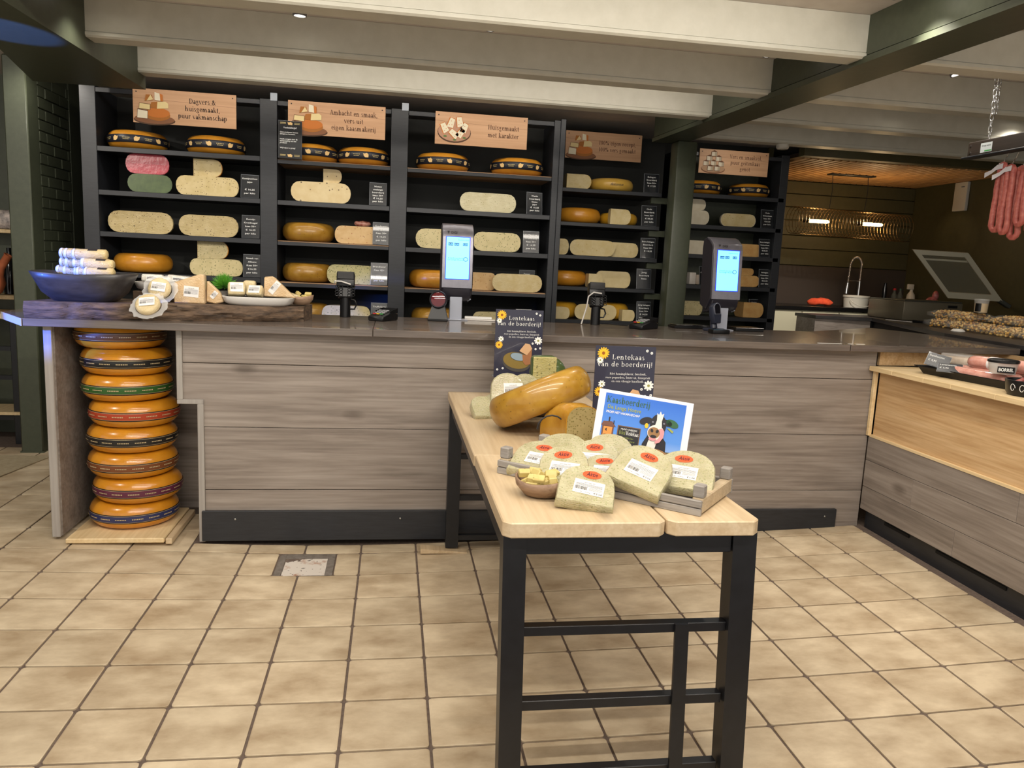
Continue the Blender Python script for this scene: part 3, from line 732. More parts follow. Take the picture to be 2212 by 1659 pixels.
    f = Flat(); f.text('Antonius', 0, 0, .020, DARKINK, 0, shear=.3); f.build('handwriting', w, loc=(.0, -.175, .038))
    price_card(3.392, Y(4, .03), z, ['Belegen', 'Boerderij', 'kaas 50+', '€ 17,25', ''], 'shiny price card on the top shelf next to the green column', w=.115, h=.138)
    z = Z(4, 2)
    wheel(.172, .112, RIND, 'yellow wheel on the second shelf left of a wrapped piece', 2.875, Y(4, .2), z, k=.32)
    wheel(.150, .095, RINDOLD, 'dark yellow wheel hidden behind a wrapped piece', 3.205, Y(4, .235), z, k=.32)
    quarter(.160, .113, PLAINW, PLAINW, 'wrapped old cheese quarter in front of a dark yellow wheel', 3.163, Y(4, .02), z).scale.y = .42
    price_card(3.391, Y(4, .03), z, ['Oude', 'Boerderij', 'kaas 50+', '€ 20,25', 'per kilo'], 'price card for Oude Boerderij kaas', w=.115)
    z = Z(4, 3)
    half(.17, .117, PLAINW, PLAINW, 'wrapped cheese half cut off by the black upright', 2.700, Y(4, .06), z, k=.4)
    half(.354, .118, PLAINW, PLAINW, 'long wrapped extra mature cheese half in the fourth bay', 2.967, Y(4, .05), z, k=.36).scale.y = .42
    half(.25, .111, PLAIN, PLAINW, 'wrapped extra mature half beside the Extra belegen card', 3.215, Y(4, .09), z, k=.36)
    price_card(3.400, Y(4, .03), z, ['Extra belegen', 'Boerderij', 'Kaas 50+', '€ 18,25', ''], 'price card for Extra belegen Boerderij kaas', w=.112)
    z = Z(4, 4)
    wheel(.168, .115, RIND, 'glossy yellow wheel above the second card reader', 2.801, Y(4, .2), z, k=.36)
    quarter(.11, .10, PLAIN, PLAIN, 'narrow cream cheese piece behind the second card reader', 2.999, Y(4, .02), z)
    half(.28, .125, PLAIN, PLAIN, 'plain cream cheese half on the fourth shelf of the fourth bay', 3.158, Y(4, .10), z, k=.3)
    price_card(3.385, Y(4, .03), z, ['Jong', 'Boerderij', 'kaas', '', ''], 'price card with strong glare on the fourth shelf', w=.112)
    z = Z(4, 5)
    wheel(.15, .12, RINDOLD, 'dark yellow wheel at the back left of the lowest shelf', 2.77, Y(4, .22), z, k=.36)
    wheel(.145, .125, RINDOLD, 'dark yellow wheel behind the lowest cut pieces', 3.19, Y(4, .235), z, k=.36)
    quarter(.12, .09, PLAIN, PLAIN, 'cream cheese piece at the left end of the lowest shelf', 2.75, Y(4, .01), z)
    half(.334, .117, PLAIN, PLAIN, 'cream cheese half directly behind the second card reader stand', 3.022, Y(4, .05), z, k=.4).scale.y = .42
    quarter(.10, .086, PLAIN, PLAIN, 'small rounded cheese piece beside the lowest glaring card', 3.273, Y(4, .01), z)
    price_card(3.402, Y(4, .03), z, ['Jong belegen', 'Boerderij', 'kaas 50+', '€ 14,25', 'per kilo'], 'glaring price card on the lowest shelf', w=.112)
    # ---- fifth bay
    z = Z(5, 2)
    half(.24, .117, GOATP, GOATP, 'pale goat cheese half with a red-sealed wrap at the column', 3.965, Y(5, .05), z, k=.4)
    half(.19, .09, GOATP, GOATP, 'small goat cheese half lying on another beside the column', 3.955, Y(5, .06), z+.118, k=.4)
    half(.314, .108, GOATP, PLAINW, 'two-tone goat cheese half under the Oude Geitenkaas wheel', 4.348, Y(5, .06), z, k=.34)
    price_card(4.598, Y(5, .03), z, ['Oude', 'Geitenkaas', 'kaas 50+', '€29,50', 'per kilo'], 'price card for Oude Geitenkaas', rz=.1, w=.115)
    z = Z(5, 3)
    half(.24, .113, GOATP, GOATP, 'white goat cheese half left of the second scale', 3.975, Y(5, .06), z, k=.34)
    half(.32, .105, ORANGEP, ORANGEP, 'orange cheese half right of the second scale', 4.435, Y(5, .06), z, k=.36)
    price_card(4.600, Y(5, .03), z, ['Extra belegen', 'Geitenkaas', 'kaas 50+', '€28,50', 'per kilo'], 'glaring price card for Extra belegen Geitenkaas', rz=.1, w=.105)
    z = Z(5, 4)
    t = thing('goat_cheese_pack', 'white boxed goat cheese left of the second scale', 'cheese', (4.0, Y(5, .08), z), (0, 0, .1))
    B().box(-.06, .0, -.05, .05, 0, .10, .006, seg=2).build('pack', P('white_pack', (214, 206, 196), .3, coat=.5), t, smooth=True); B().box(.002, .062, -.05, .05, 0, .085, .01, seg=2).build('pack', P('beige_pack', (176, 160, 142), .3, coat=.5), t, smooth=True)
    price_card(4.085, Y(5, .03), z, ['Jonge', 'Geitenkaas', '', '€ 24', ''], 'price card half hidden behind the second scale', w=.10, rz=.2)
    quarter(.17, .095, ORANGEP, ORANGEP, 'orange goat cheese quarter right of the second scale', 4.50, Y(5, .05), z)
    quarter(.12, .06, ORANGEP, ORANGEP, 'flat orange wedge on top of a goat cheese quarter', 4.48, Y(5, .08), z+.096)
    price_card(4.625, Y(5, .03), z, ['Belegen', 'Geitenkaas', 'kaas 50+', '€26,50', 'per kilo'], 'price card for Belegen Geitenkaas', rz=.1, w=.105)
    z = Z(5, 5)
    half(.24, .12, HERB, HERB, 'mottled goat cheese half low beside the column', 3.975, Y(5, .06), z, k=.3)
    quarter(.185, .128, ORANGEP, ORANGEP, 'crinkly wrapped orange cheese quarter on the lowest goat cheese shelf', 4.545, Y(5, .03), z)
    price_card(4.598, Y(5, .12), z, ['Honing', 'Geitenkaas', '', '', ''], 'dark price card behind the crinkly wrapped quarter', rz=.3, w=.10)
shelf_goods()

# ================================================================ WOODEN SIGNS AND THE NOTICE
SIGNW = wood('printed_wood_sign', (196, 150, 112), (212, 166, 126), (222, 178, 138), 'X', .55, scale=.7, per=.02, bump=.03)
INKBR = P('sign_brown_ink', (58, 44, 38), .7); INKSOFT = P('sign_soft_ink', (108, 76, 58), .7)
C1 = P('pic_cheese_cream', (238, 216, 158), .7); C2 = P('pic_cheese_orange', (206, 122, 52), .7); C3 = P('pic_cheese_rind', (178, 112, 48), .7)
C4 = P('pic_board_brown', (142, 96, 66), .7); C5 = P('pic_cheese_white', (244, 234, 206), .7); C6 = P('pic_outline', (112, 70, 44), .7); C7 = P('pic_dark', (92, 66, 46), .7); C8 = P('pic_green', (104, 128, 72), .7)
def pic_stack(f, cx, cy, s):
    f.ell(cx, cy-.40*s, .62*s, .15*s, C7, 1); f.ell(cx, cy-.37*s, .60*s, .14*s, C4, 2)
    f.ell(cx+.10*s, cy-.24*s, .37*s, .17*s, C3, 3); f.ell(cx+.10*s, cy-.17*s, .36*s, .15*s, C2, 4)
    f.poly([(cx-.52*s, cy-.36*s), (cx-.20*s, cy-.38*s), (cx-.19*s, cy-.12*s), (cx-.50*s, cy-.08*s)], C6, 4); f.poly([(cx-.51*s, cy-.35*s), (cx-.21*s, cy-.365*s), (cx-.2*s, cy-.14*s), (cx-.49*s, cy-.10*s)], C5, 5)
    f.poly([(cx-.14*s, cy-.02*s), (cx+.08*s, cy-.05*s), (cx+.1*s, cy+.16*s), (cx-.08*s, cy+.14*s)], C3, 6); f.poly([(cx+.08*s, cy-.05*s), (cx+.42*s, cy-.02*s), (cx+.42*s, cy+.12*s), (cx+.34*s, cy+.18*s), (cx+.1*s, cy+.16*s)], C1, 6)
    f.poly([(cx-.46*s, cy-.08*s), (cx-.12*s, cy-.10*s), (cx-.11*s, cy+.08*s), (cx-.44*s, cy+.10*s)], C6, 6); f.poly([(cx-.45*s, cy-.07*s), (cx-.13*s, cy-.09*s), (cx-.12*s, cy+.065*s), (cx-.43*s, cy+.085*s)], C1, 7)
    f.poly([(cx-.28*s, cy+.16*s), (cx-.02*s, cy+.20*s), (cx-.06*s, cy+.36*s), (cx-.24*s, cy+.36*s)], C3, 7); f.poly([(cx-.22*s, cy+.17*s), (cx-.02*s, cy+.22*s), (cx-.10*s, cy+.36*s)], C1, 8)
    f.poly([(cx+.02*s, cy+.20*s), (cx+.26*s, cy+.18*s), (cx+.26*s, cy+.38*s), (cx+.02*s, cy+.46*s)], C2, 7); f.poly([(cx+.02*s, cy+.21*s), (cx+.19*s, cy+.19*s), (cx+.17*s, cy+.41*s), (cx+.02*s, cy+.45*s)], C5, 8)
def pic_plate(f, cx, cy, s):
    f.ell(cx, cy-.10*s, .56*s, .34*s, C7, 1); f.ell(cx, cy-.07*s, .54*s, .32*s, P('pic_plate_rose', (196, 150, 122), .7), 2)
    for a, b, r in ((-.34, .02, .5), (-.12, .20, -.3), (.16, .24, .2), (.32, .06, -.4), (-.02, -.16, .9), (.20, -.10, -.6)):
        c, d = math.cos(r), math.sin(r); q = lambda u, v: (cx+(a+u*c-v*d)*s, cy+(b+u*d+v*c)*s)
        f.poly([q(-.12, -.17), q(.13, -.15), q(.11, .17), q(-.09, .17)], C2, 3); f.poly([q(-.09, -.16), q(.12, -.14), q(.10, .15), q(-.06, .16)], C5, 4)
        for u, v in ((0, .06), (.05, -.05), (-.03, -.08)): p = q(u, v); f.ell(p[0], p[1], .013*s, .013*s, C2, 5, 8)
    for a, b in ((-.30, -.24), (.34, -.26), (.02, -.34)): f.ell(cx+a*s, cy+b*s, .06*s, .03*s, C8, 6, 10)
def pic_cubes(f, cx, cy, s):
    f.ell(cx, cy-.30*s, .56*s, .20*s, C4, 1); f.ell(cx, cy-.27*s, .54*s, .18*s, P('pic_plate_sand', (190, 152, 118), .7), 2)
    G1 = P('pic_goat_white', (226, 214, 190), .7); G2 = P('pic_goat_shade', (188, 172, 146), .7)
    for i, (a, b) in enumerate(((-.34, -.06), (.36, -.06), (0, -.04), (-.2, .16), (.22, .16), (0, .36), (-.14, -.26), (.18, -.26))):
        f.poly([(cx+(a-.13)*s, cy+(b-.12)*s), (cx+(a+.13)*s, cy+(b-.12)*s), (cx+(a+.13)*s, cy+(b+.08)*s), (cx+a*s, cy+(b+.14)*s), (cx+(a-.13)*s, cy+(b+.08)*s)], C6, 3+i)
        f.poly([(cx+(a-.12)*s, cy+(b-.11)*s), (cx+(a+.02)*s, cy+(b-.11)*s), (cx+(a+.02)*s, cy+(b+.06)*s), (cx+(a-.12)*s, cy+(b+.07)*s)], G1, 3.5+i); f.poly([(cx+(a+.02)*s, cy+(b-.11)*s), (cx+(a+.12)*s, cy+(b-.11)*s), (cx+(a+.12)*s, cy+(b+.07)*s), (cx+(a+.02)*s, cy+(b+.06)*s)], G2, 3.5+i)
def wood_sign(x, y, z, lines, pic, label, ink, w=.631, h=.212, tx=.108, rz=0):
    t = thing('wooden_sign', label, 'sign', (x, y, z), (0, 0, rz), 'printed wooden signs over the shelves')
    B().box(-w/2, w/2, 0, .006, -h/2, h/2, .001).build('board', SIGNW, t)
    for u in (-1, 1): B().cyl((u*(w/2-.022), -.003, h/2-.022), (u*(w/2-.022), .002, h/2-.022), .004, n=8).build('screw', DARKINK, t)
    f = Flat()
    f.poly([(-w/2, h*.22), (w/2, h*.12), (w/2, h*.128), (-w/2, h*.228)], P('sign_grain_line', (168, 122, 88), .7), .5)
    pic(f, -w*.295, -.004, h*.96)
    n = len(lines); lh = .047 if n > 2 else .050
    for i, (s, wd) in enumerate(lines): f.serif(s, tx, (n/2-i-.5)*lh-.014, .031, ink, 3, width=wd, bold=1.3)
    f.build('print', t); return t
def signs():
    Zs = 2.308
    wood_sign(.132, 1.742, Zs+.002, [('Dagvers &', .165), ('huisgemaakt,', .215), ('puur vakmanschap', .30)], pic_stack, 'wooden sign reading Dagvers en huisgemaakt, puur vakmanschap', INKBR, rz=0)
    wood_sign(1.087, 1.7478, Zs, [('Ambacht en smaak,', .31), ('vers uit', .125), ('eigen kaasmakerij', .29)], pic_stack, 'wooden sign reading Ambacht en smaak, vers uit eigen kaasmakerij', INKSOFT)
    wood_sign(2.05, 1.742, Zs, [('Huisgemaakt', .215), ('met karakter', .215)], pic_plate, 'wooden sign reading Huisgemaakt met karakter', INKSOFT, tx=.15)
    wood_sign(3.075, 2.36, 2.358, [('100% eigen recept,', .30), ('100% vers gemaakt', .30)], pic_stack, 'wooden sign reading 100% eigen recept, 100% vers gemaakt', INKSOFT, w=.61, h=.205)
    wood_sign(4.235, 2.542, 2.330, [('Vers en smaakvol,', .28), ('puur geitenkaas', .26), ('genot', .09)], pic_cubes, 'wooden sign reading Vers en smaakvol, puur geitenkaas genot', INKSOFT, w=.604, h=.194, tx=.10)
    t = thing('allergy_notice', 'black notice about allergens standing on the second bay top shelf', 'notice', (.787, 1.728, SZ[2][0]+.002), (-.03, 0, 0))
    B().box(-.075, .075, 0, .003, 0, .238, .0006).build('card', CARDB, t); B().box(-.076, .076, .003, .006, 0, .240).build('holder', ACRYL, t); B().box(-.076, .076, .003, .06, 0, .002).build('holder_foot', ACRYL, t)
    f = Flat(); f.text('Voedselallergie?', 0, .190, .011, WHITEINK, 2, width=.085, bold=.01)
    for y, s, wd in ((.162, 'Onze producten kunnen', .115), (.150, 'allergenen bevatten.', .098), (.118, 'Heeft u vragen over de', .112), (.106, 'samenstelling van een', .104), (.094, 'product?', .045), (.062, 'Wij helpen u graag!', .098)): f.text(s, -.064, y, .0085, WHITEINK, 2, width=wd, align='L', bold=.015)
    for y in (.222, .018):
        f.poly([(-.012, y-.008), (.014, y-.010), (.016, y+.004), (.004, y+.010), (-.006, y+.006), (-.016, y+.008)], P('band_cheese_picture', (226, 190, 130), .6), 2)
        for u in (-.045, .045):
            for j in range(2): f.rect(u-.018, u+.018, y-.004+j*.007, y-.001+j*.007, P('band_gold_print', (196, 176, 120), .6), 2)
    f.build('lettering', t)
signs()

# ================================================================ STACK OF WHEELS IN THE COUNTER RECESS
def stack():
    t = thing('pallet_board', 'pale wooden board on the floor under the stack of cheese wheels', 'board', (.22, .30, fz(.2, .2)))
    B().box(-.24, .20, -.25, .22, .012, .036, .004).build('board', PALEEDGE, t); B().box(.205, .235, -.245, .2, .004, .032, .003).build('batten', TABLEWOOD, t)
    B().box(-.2, .16, -.2, .2, .0, .012).build('underside', TABLEWOOD, t)
    z = fz(.2, .2)+.036; H = .1268
    cols = [((44, 50, 92), 'blue', 'lowest, standing on the board'), ((92, 36, 60), 'purple', 'second from the board'), ((116, 66, 34), 'brown', 'third from the board'),
            ((30, 28, 26), 'black', 'fourth from the board'), ((168, 62, 34), 'red', 'in the middle of the stack'), ((46, 88, 36), 'green', 'third from the top'),
            ((28, 28, 26), 'black', 'second from the top'), ((96, 60, 34), 'brown', 'topmost under the worktop')]
    xs = [.202, .222, .202, .203, .215, .187, .186, .160]; R = .208
    RS = noisy('stack_rind', (188, 120, 22), (206, 140, 34), 12, rough=.24, coat=.5, bump=.06, bscale=40)
    EDGE = P('band_border_dark', (26, 22, 24), .5); THIN = P('band_pale_print', (190, 170, 130), .6)
    for i, ((c, nm, pos), x) in enumerate(zip(cols, xs)):
        b = B(); zc = H/2; prof = [(0, .004), (R*.60, .004)]
        for k in range(15):
            a = -PI/2+PI*k/14; prof.append((R-.062+.062*math.cos(a)**.8, zc+(H/2)*math.sin(a)*(1 if k not in (0, 14) else .97)) if 0 < k < 14 else (R*.68, zc+(H/2)*(1 if k else -1)))
        prof += [(R*.60, H-.004), (0, H-.004)]
        b.lathe(prof, 44); o = b.build('round_cheese', RS, loc=(x, .345, z+i*H), rot=(rnd.uniform(-.003, .003), rnd.uniform(-.003, .003), 0), smooth=70)
        tag(o, 'orange cheese wheel with a %s paper band, %s' % (nm, pos), 'cheese', 'cheese wheels stacked under the counter')
        def band(z0, z1, off, m, nme, par):
            q = B(); q.lathe([(R-.062+.062*math.cos(math.asin((zz-zc)/(H/2)))**.8+off, zz) for zz in (z0, (z0+z1)/2, z1)], 44); return q.build(nme, m, par, smooth=True)
        bm_ = P('paper_band_'+nm+str(i), c, .35, coat=.3); bd = band(zc-.020, zc+.014, .0016, bm_, 'band', o)
        band(zc+.014, zc+.018, .0014, EDGE, 'band_border', bd); band(zc-.025, zc-.020, .0014, EDGE, 'band_border', bd)
        band(zc+.0125, zc+.0138, .0026, THIN, 'band_line', bd); band(zc-.0198, zc-.0185, .0026, THIN, 'band_line', bd)
        F = ([], [], []); a = -PI+.2*i % .5
        while a < .2:
            for t2 in range(7): u = t2*.0075; on_cyl(F, R+.0042, a, zc-.003, [(u, -.002), (u+.005, -.002), (u+.005, .003), (u, .003)], 0)
            a += .36
        me = bpy.data.meshes.new('band_print'); me.from_pydata(F[0], [], F[1]); me.materials.append(THIN); link('band_print', me, bd)['kind'] = 'stuff'
stack()
# ================================================================ DISPLAY TABLE
ZT = .787
def table():
    t = thing('display_table', 'long display table with pale boards on a black frame', 'table', (2.1, -.9, 0))
    def L(x, y): return (x-2.1, y+.9)
    def board(x0, x1, y0, y1, cut, dz=0):
        c = .018; f = .02 if cut else .004
        p = [(x0+f, y0), (x1-f, y0), (x1, y0+f), (x1, y1-.004), (x1-.004, y1), (x0+.004, y1), (x0, y1-.004), (x0, y0+f)]
        B().prism([L(*q) for q in p], ZT-.04+dz, ZT+dz, None, .003).build('board', TABLEWOOD, t)
    board(1.761, 2.186, -1.882, -1.20, True); board(2.192, 2.445, -1.878, -1.20, True)
    board(1.757, 2.186, -1.196, .062, False, -.001); board(2.192, 2.440, -1.196, .062, False, -.001)
    def leg(x0, x1, y0, y1, dx, z0, z1=ZT-.041):
        b = B(); q = [L(x0, y0), L(x1, y0), L(x1, y1), L(x0, y1)]
        vs = [(x+dx, y, z0) for x, y in q]+[(x, y, z1) for x, y in q]
        b.add(vs, [(3, 2, 1, 0), (4, 5, 6, 7), (0, 1, 5, 4), (1, 2, 6, 5), (2, 3, 7, 6), (3, 0, 4, 7)])
        b.build('leg', BLACKMETAL, t)
    zf = lambda x, y: fz(x, y)+.003
    leg(1.768, 1.828, -1.845, -1.785, .017, zf(1.8, -1.8)); leg(2.385, 2.452, -1.845, -1.785, .028, zf(2.4, -1.8))
    leg(1.764, 1.826, -.02, .04, 0, zf(1.8, 0)+.018); leg(2.378, 2.44, -.02, .04, 0, zf(2.4, 0))
    def rail(n, x0, x1, y0, y1, z0, z1): B().box(*(x0-2.1, x1-2.1, y0+.9, y1+.9), z0, z1, .0015).build(n, BLACKMETAL, t)
    rail('apron', 1.828, 2.385, -1.838, -1.798, .688, .746); rail('apron', 1.826, 2.378, -.005, .03, .688, .746)
    rail('apron', 1.772, 1.81, -1.785, -.02, .688, .746); rail('apron', 2.395, 2.432, -1.785, -.02, .688, .746)
    for z0, z1, s in ((.459, .485, 0), (.247, .275, .005), (.040, .067, .01)):
        rail('rail', 1.83+s, 2.395+s, -1.83, -1.80, z0, z1); rail('rail', 1.826, 2.378, 0, .028, z0, z1)
    b = B(); b.add([(x-2.1+d, y+.9, z) for z, d in ((fz(2.27, -1.8)+.003, .018), (.487, 0)) for x, y in ((2.246, -1.842), (2.284, -1.842), (2.284, -1.832), (2.246, -1.832))],
                   [(3, 2, 1, 0), (4, 5, 6, 7), (0, 1, 5, 4), (1, 2, 6, 5), (2, 3, 7, 6), (3, 0, 4, 7)]); b.build('upright', BLACKMETAL, t)
    w = thing('wood_wedge', 'loose thin wooden wedge under the back table leg', 'wedge', (1.77, -.02, zf(1.77, 0)))
    b = B(); b.prism([(-.13, .002), (.10, .0), (.10, .006), (-.13, .026)], -.03, .03, Matrix(((1, 0, 0, 0), (0, 0, 1, 0), (0, 1, 0, 0), (0, 0, 0, 1)))); b.build('shim', TABLEWOOD, w)
table()

# ---------------------------------------------------------------- the grey fruit crate
CR_A = math.atan2(-.418, .484)
CRATEW = wood('weathered_grey_slat', (112, 106, 102), (142, 136, 130), (166, 160, 152), 'X', .7, scale=2)
CRATEPALE = wood('weathered_pale_block', (160, 140, 112), (182, 162, 132), (200, 182, 152), 'X', .7, scale=2)
def crate():
    t = thing('wooden_crate', 'shallow weathered grey wooden crate full of wrapped cheese', 'crate', (1.804, -1.424, ZT), (0, 0, CR_A))
    LX, LY = .64, .288
    B().box(0, LX, 0, .012, .0, .020, .002).build('side_slat', CRATEW, t); B().box(0, LX, 0, .012, .022, .042, .002).build('side_slat', CRATEW, t)
    B().box(0, LX, LY-.012, LY, 0, .020, .002).build('side_slat', CRATEW, t); B().box(0, LX, LY-.012, LY, .022, .042, .002).build('side_slat', CRATEW, t)
    for x in (0, LX-.03):
        B().box(x, x+.03, .013, LY-.013, .004, .046, .003).build('end_board', CRATEPALE, t)
        for y in (.013, LY-.043): B().box(x, x+.03, y, y+.03, .046, .080, .003).build('corner_block', CRATEW, t)
    for y in (.03, .12, .20): B().box(.032, LX-.032, y, y+.06, .002, .008, .001).build('bottom_slat', CRATEW, t)
crate()

# ---------------------------------------------------------------- wrapped cheese packs
PACKM = paste('spring_herb_paste_wrapped', (186, 176, 128), (202, 194, 150), [((150, 152, 98), 150, .34), ((120, 116, 70), 60, .12)], wrapped=True)
PACKE = paste('spring_herb_edge', (200, 176, 104), (214, 190, 120), [((120, 118, 60), 70, .2)], wrapped=True)
ORANGE = P('orange_sticker', (238, 84, 38), .45)
def pack_outline(w, h, n=10):
    pts = [(-w/2, 0), (w/2, 0), (w/2, h*.42)]
    for i in range(1, n):
        a = PI*i/n; pts.append((w/2*math.cos(a)**1 if abs(math.cos(a)) > 1e-9 else 0, h*.42+h*.58*math.sin(a)**.8))
    pts.append((-w/2, h*.42)); return pts
def label_part(par, M, w=.082, h=.052, price=True):
    f = Flat(); f.rect(-w/2, w/2, -h/2, h/2, PAPER, 0)
    f.text('Lente kaas 50+', 0, h*.28, h*.09, DARKINK, 1, width=w*.40)
    for i in range(3): f.rect(-w*.44, w*.44, h*(.20-.07*i)-.0006, h*(.20-.07*i)+.0006, GREYINK, 1)
    r = random.Random(11); x = -w*.44
    while x < -w*.05:
        d = r.uniform(.0006, .0018); f.rect(x, x+d, -h*.24, h*.0, DARKINK, 1); x += d+r.uniform(.0006, .0016)
    for i in range(4): f.rect(0, w*.44, -h*(.02+.06*i)-.0004, -h*(.02+.06*i)+.0004, GREYINK, 1)
    if price: f.text('€3,04', w*.32, -h*.42, h*.13, DARKINK, 1); f.text('0,210 kg', -w*.3, -h*.42, h*.07, DARKINK, 1); f.text('14,50/kg', -w*.02, -h*.42, h*.07, DARKINK, 1)
    return f.build('label', par, M=M)
def pack(label, pos, yaw, tilt, roll, w=.150, h=.140, th=.030, sticker=True, lab=True, taper=0, lroll=0, sx=0, ly=.40, sy=.74, mats=None):
    M = Matrix.Translation(pos) @ Matrix.Rotation(math.radians(yaw), 4, 'Z') @ Matrix.Rotation(math.radians(-tilt), 4, 'X') @ Matrix.Rotation(math.radians(roll), 4, 'Y')
    b = B(); o2 = pack_outline(w, h); k = len(o2); ins = .006
    ring = []
    for y, s in ((.004, 1-.012/w*1.0), (.0, 1-.03/w*1.0), (th, 1.0)): pass
    rings = [(0, .955), (.004, .99), (.012, 1.0), (th-.012, 1.0), (th-.003, .99), (th, .955)]
    vs = []
    for y, s in rings: vs += [(x*s, y, h*.45+(z-h*.45)*s) for x, z in o2]
    fs = [tuple(range(k)), tuple(reversed(range((len(rings)-1)*k, len(rings)*k)))]
    for q in range(len(rings)-1): fs += [(q*k+i, q*k+(i+1) % k, (q+1)*k+(i+1) % k, (q+1)*k+i) for i in range(k)]
    b.add(vs, fs)
    t = b.build('cheese_pack', mats or PACKM, M=M, smooth=45); tag(t, label, 'cheese', 'wrapped spring cheese packs on the table')
    if lab: label_part(t, Matrix.Translation((sx*.6, -.0008, h*ly)) @ Matrix.Rotation(math.radians(lroll), 4, 'Y'))
    if sticker:
        f = Flat(); f.ell(0, 0, .026, .0155, ORANGE, 0); f.text('Aktie', 0, -.006, .016, DARKINK, 1, width=.032, shear=.35, bold=.012)
        f.build('sticker', t, M=Matrix.Translation((sx, -.0010, h*sy)) @ Matrix.Rotation(math.radians(lroll*.5-4), 4, 'Y'))
    return t
def packs():
    pack('wrapped spring cheese at the left end of the crate, orange sticker on top', (1.903, -1.500, 0.814), -24, 66, 3, w=0.172, h=0.16, lroll=4, sx=.0)
    pack('wrapped spring cheese without visible sticker behind the leftmost pack', (2.005, -1.395, 0.818), -24, 62, -4, w=.16, h=.14, sticker=False, lab=False)
    pack('wrapped spring cheese leaning behind the wooden cube bowl', (1.960, -1.675, 0.823), -22, 60, -12, w=.145, h=.165, lroll=14)
    pack('wrapped spring cheese in the middle back row of the crate', (2.075, -1.555, 0.824), -18, 60, -4, w=.15, h=.15, lroll=4)
    pack('shiny wrapped spring cheese behind the middle back row', (2.150, -1.470, 0.824), -18, 58, -8, w=.15, h=.145, sticker=False, lab=False)
    pack('wrapped spring cheese half hidden under the tilted front pack', (2.100, -1.640, 0.816), -20, 68, -14, w=.15, h=.15, lroll=14)
    pack('wrapped spring cheese at the foot of the picture board', (2.205, -1.570, 0.822), -20, 65, 0, w=.14, h=.15, lab=False, sy=.62)
    pack('big tilted wrapped spring cheese in front of the picture board', (2.128, -1.737, 0.842), -14, 58, 26, w=0.165, h=0.165, lroll=2, th=.034)
    pack('wrapped spring cheese at the right end of the crate', (2.277, -1.725, 0.830), -26, 62, 2, w=0.17, h=0.165, lroll=2, sx=-.01)
    pack('wrapped spring cheese lying on the table before the crate', (1.985, -1.80, .812), -4, 62, 13, w=.155, h=.15, lroll=4, sx=.01, th=.034)
    # at the back of the table
    pack('wrapped spring cheese with a label on the dark block near the first poster', (1.968, -.52, .842), 0, 20, 0, w=.145, h=.13, sticker=False, lroll=-2, sx=.04, ly=.45)
    pack('wrapped spring cheese partly hidden behind the labelled pack', (2.05, -.46, .842), -8, 20, 0, w=.13, h=.12, sticker=False, lab=False)
    pack('wrapped spring cheese on the table left of the big herb wheel', (1.885, -.60, .797), 20, 62, 8, w=.13, h=.14, sticker=False, lab=False)
    pack('wrapped spring cheese under the left end of the big herb wheel', (1.945, -0.500, 0.807), -10, 66, -20, w=.13, h=.13, sticker=False, lab=False)
    pack('wrapped spring cheese lying behind the cut herb cheese', (2.30, -.78, .79), -20, 78, 10, w=.15, h=.14, sticker=False, lab=False)
    pack('wrapped spring cheese lying behind the picture board', (2.24, -.85, .826), 10, 80, -10, w=.13, h=.13, sticker=False, lab=False)
packs()

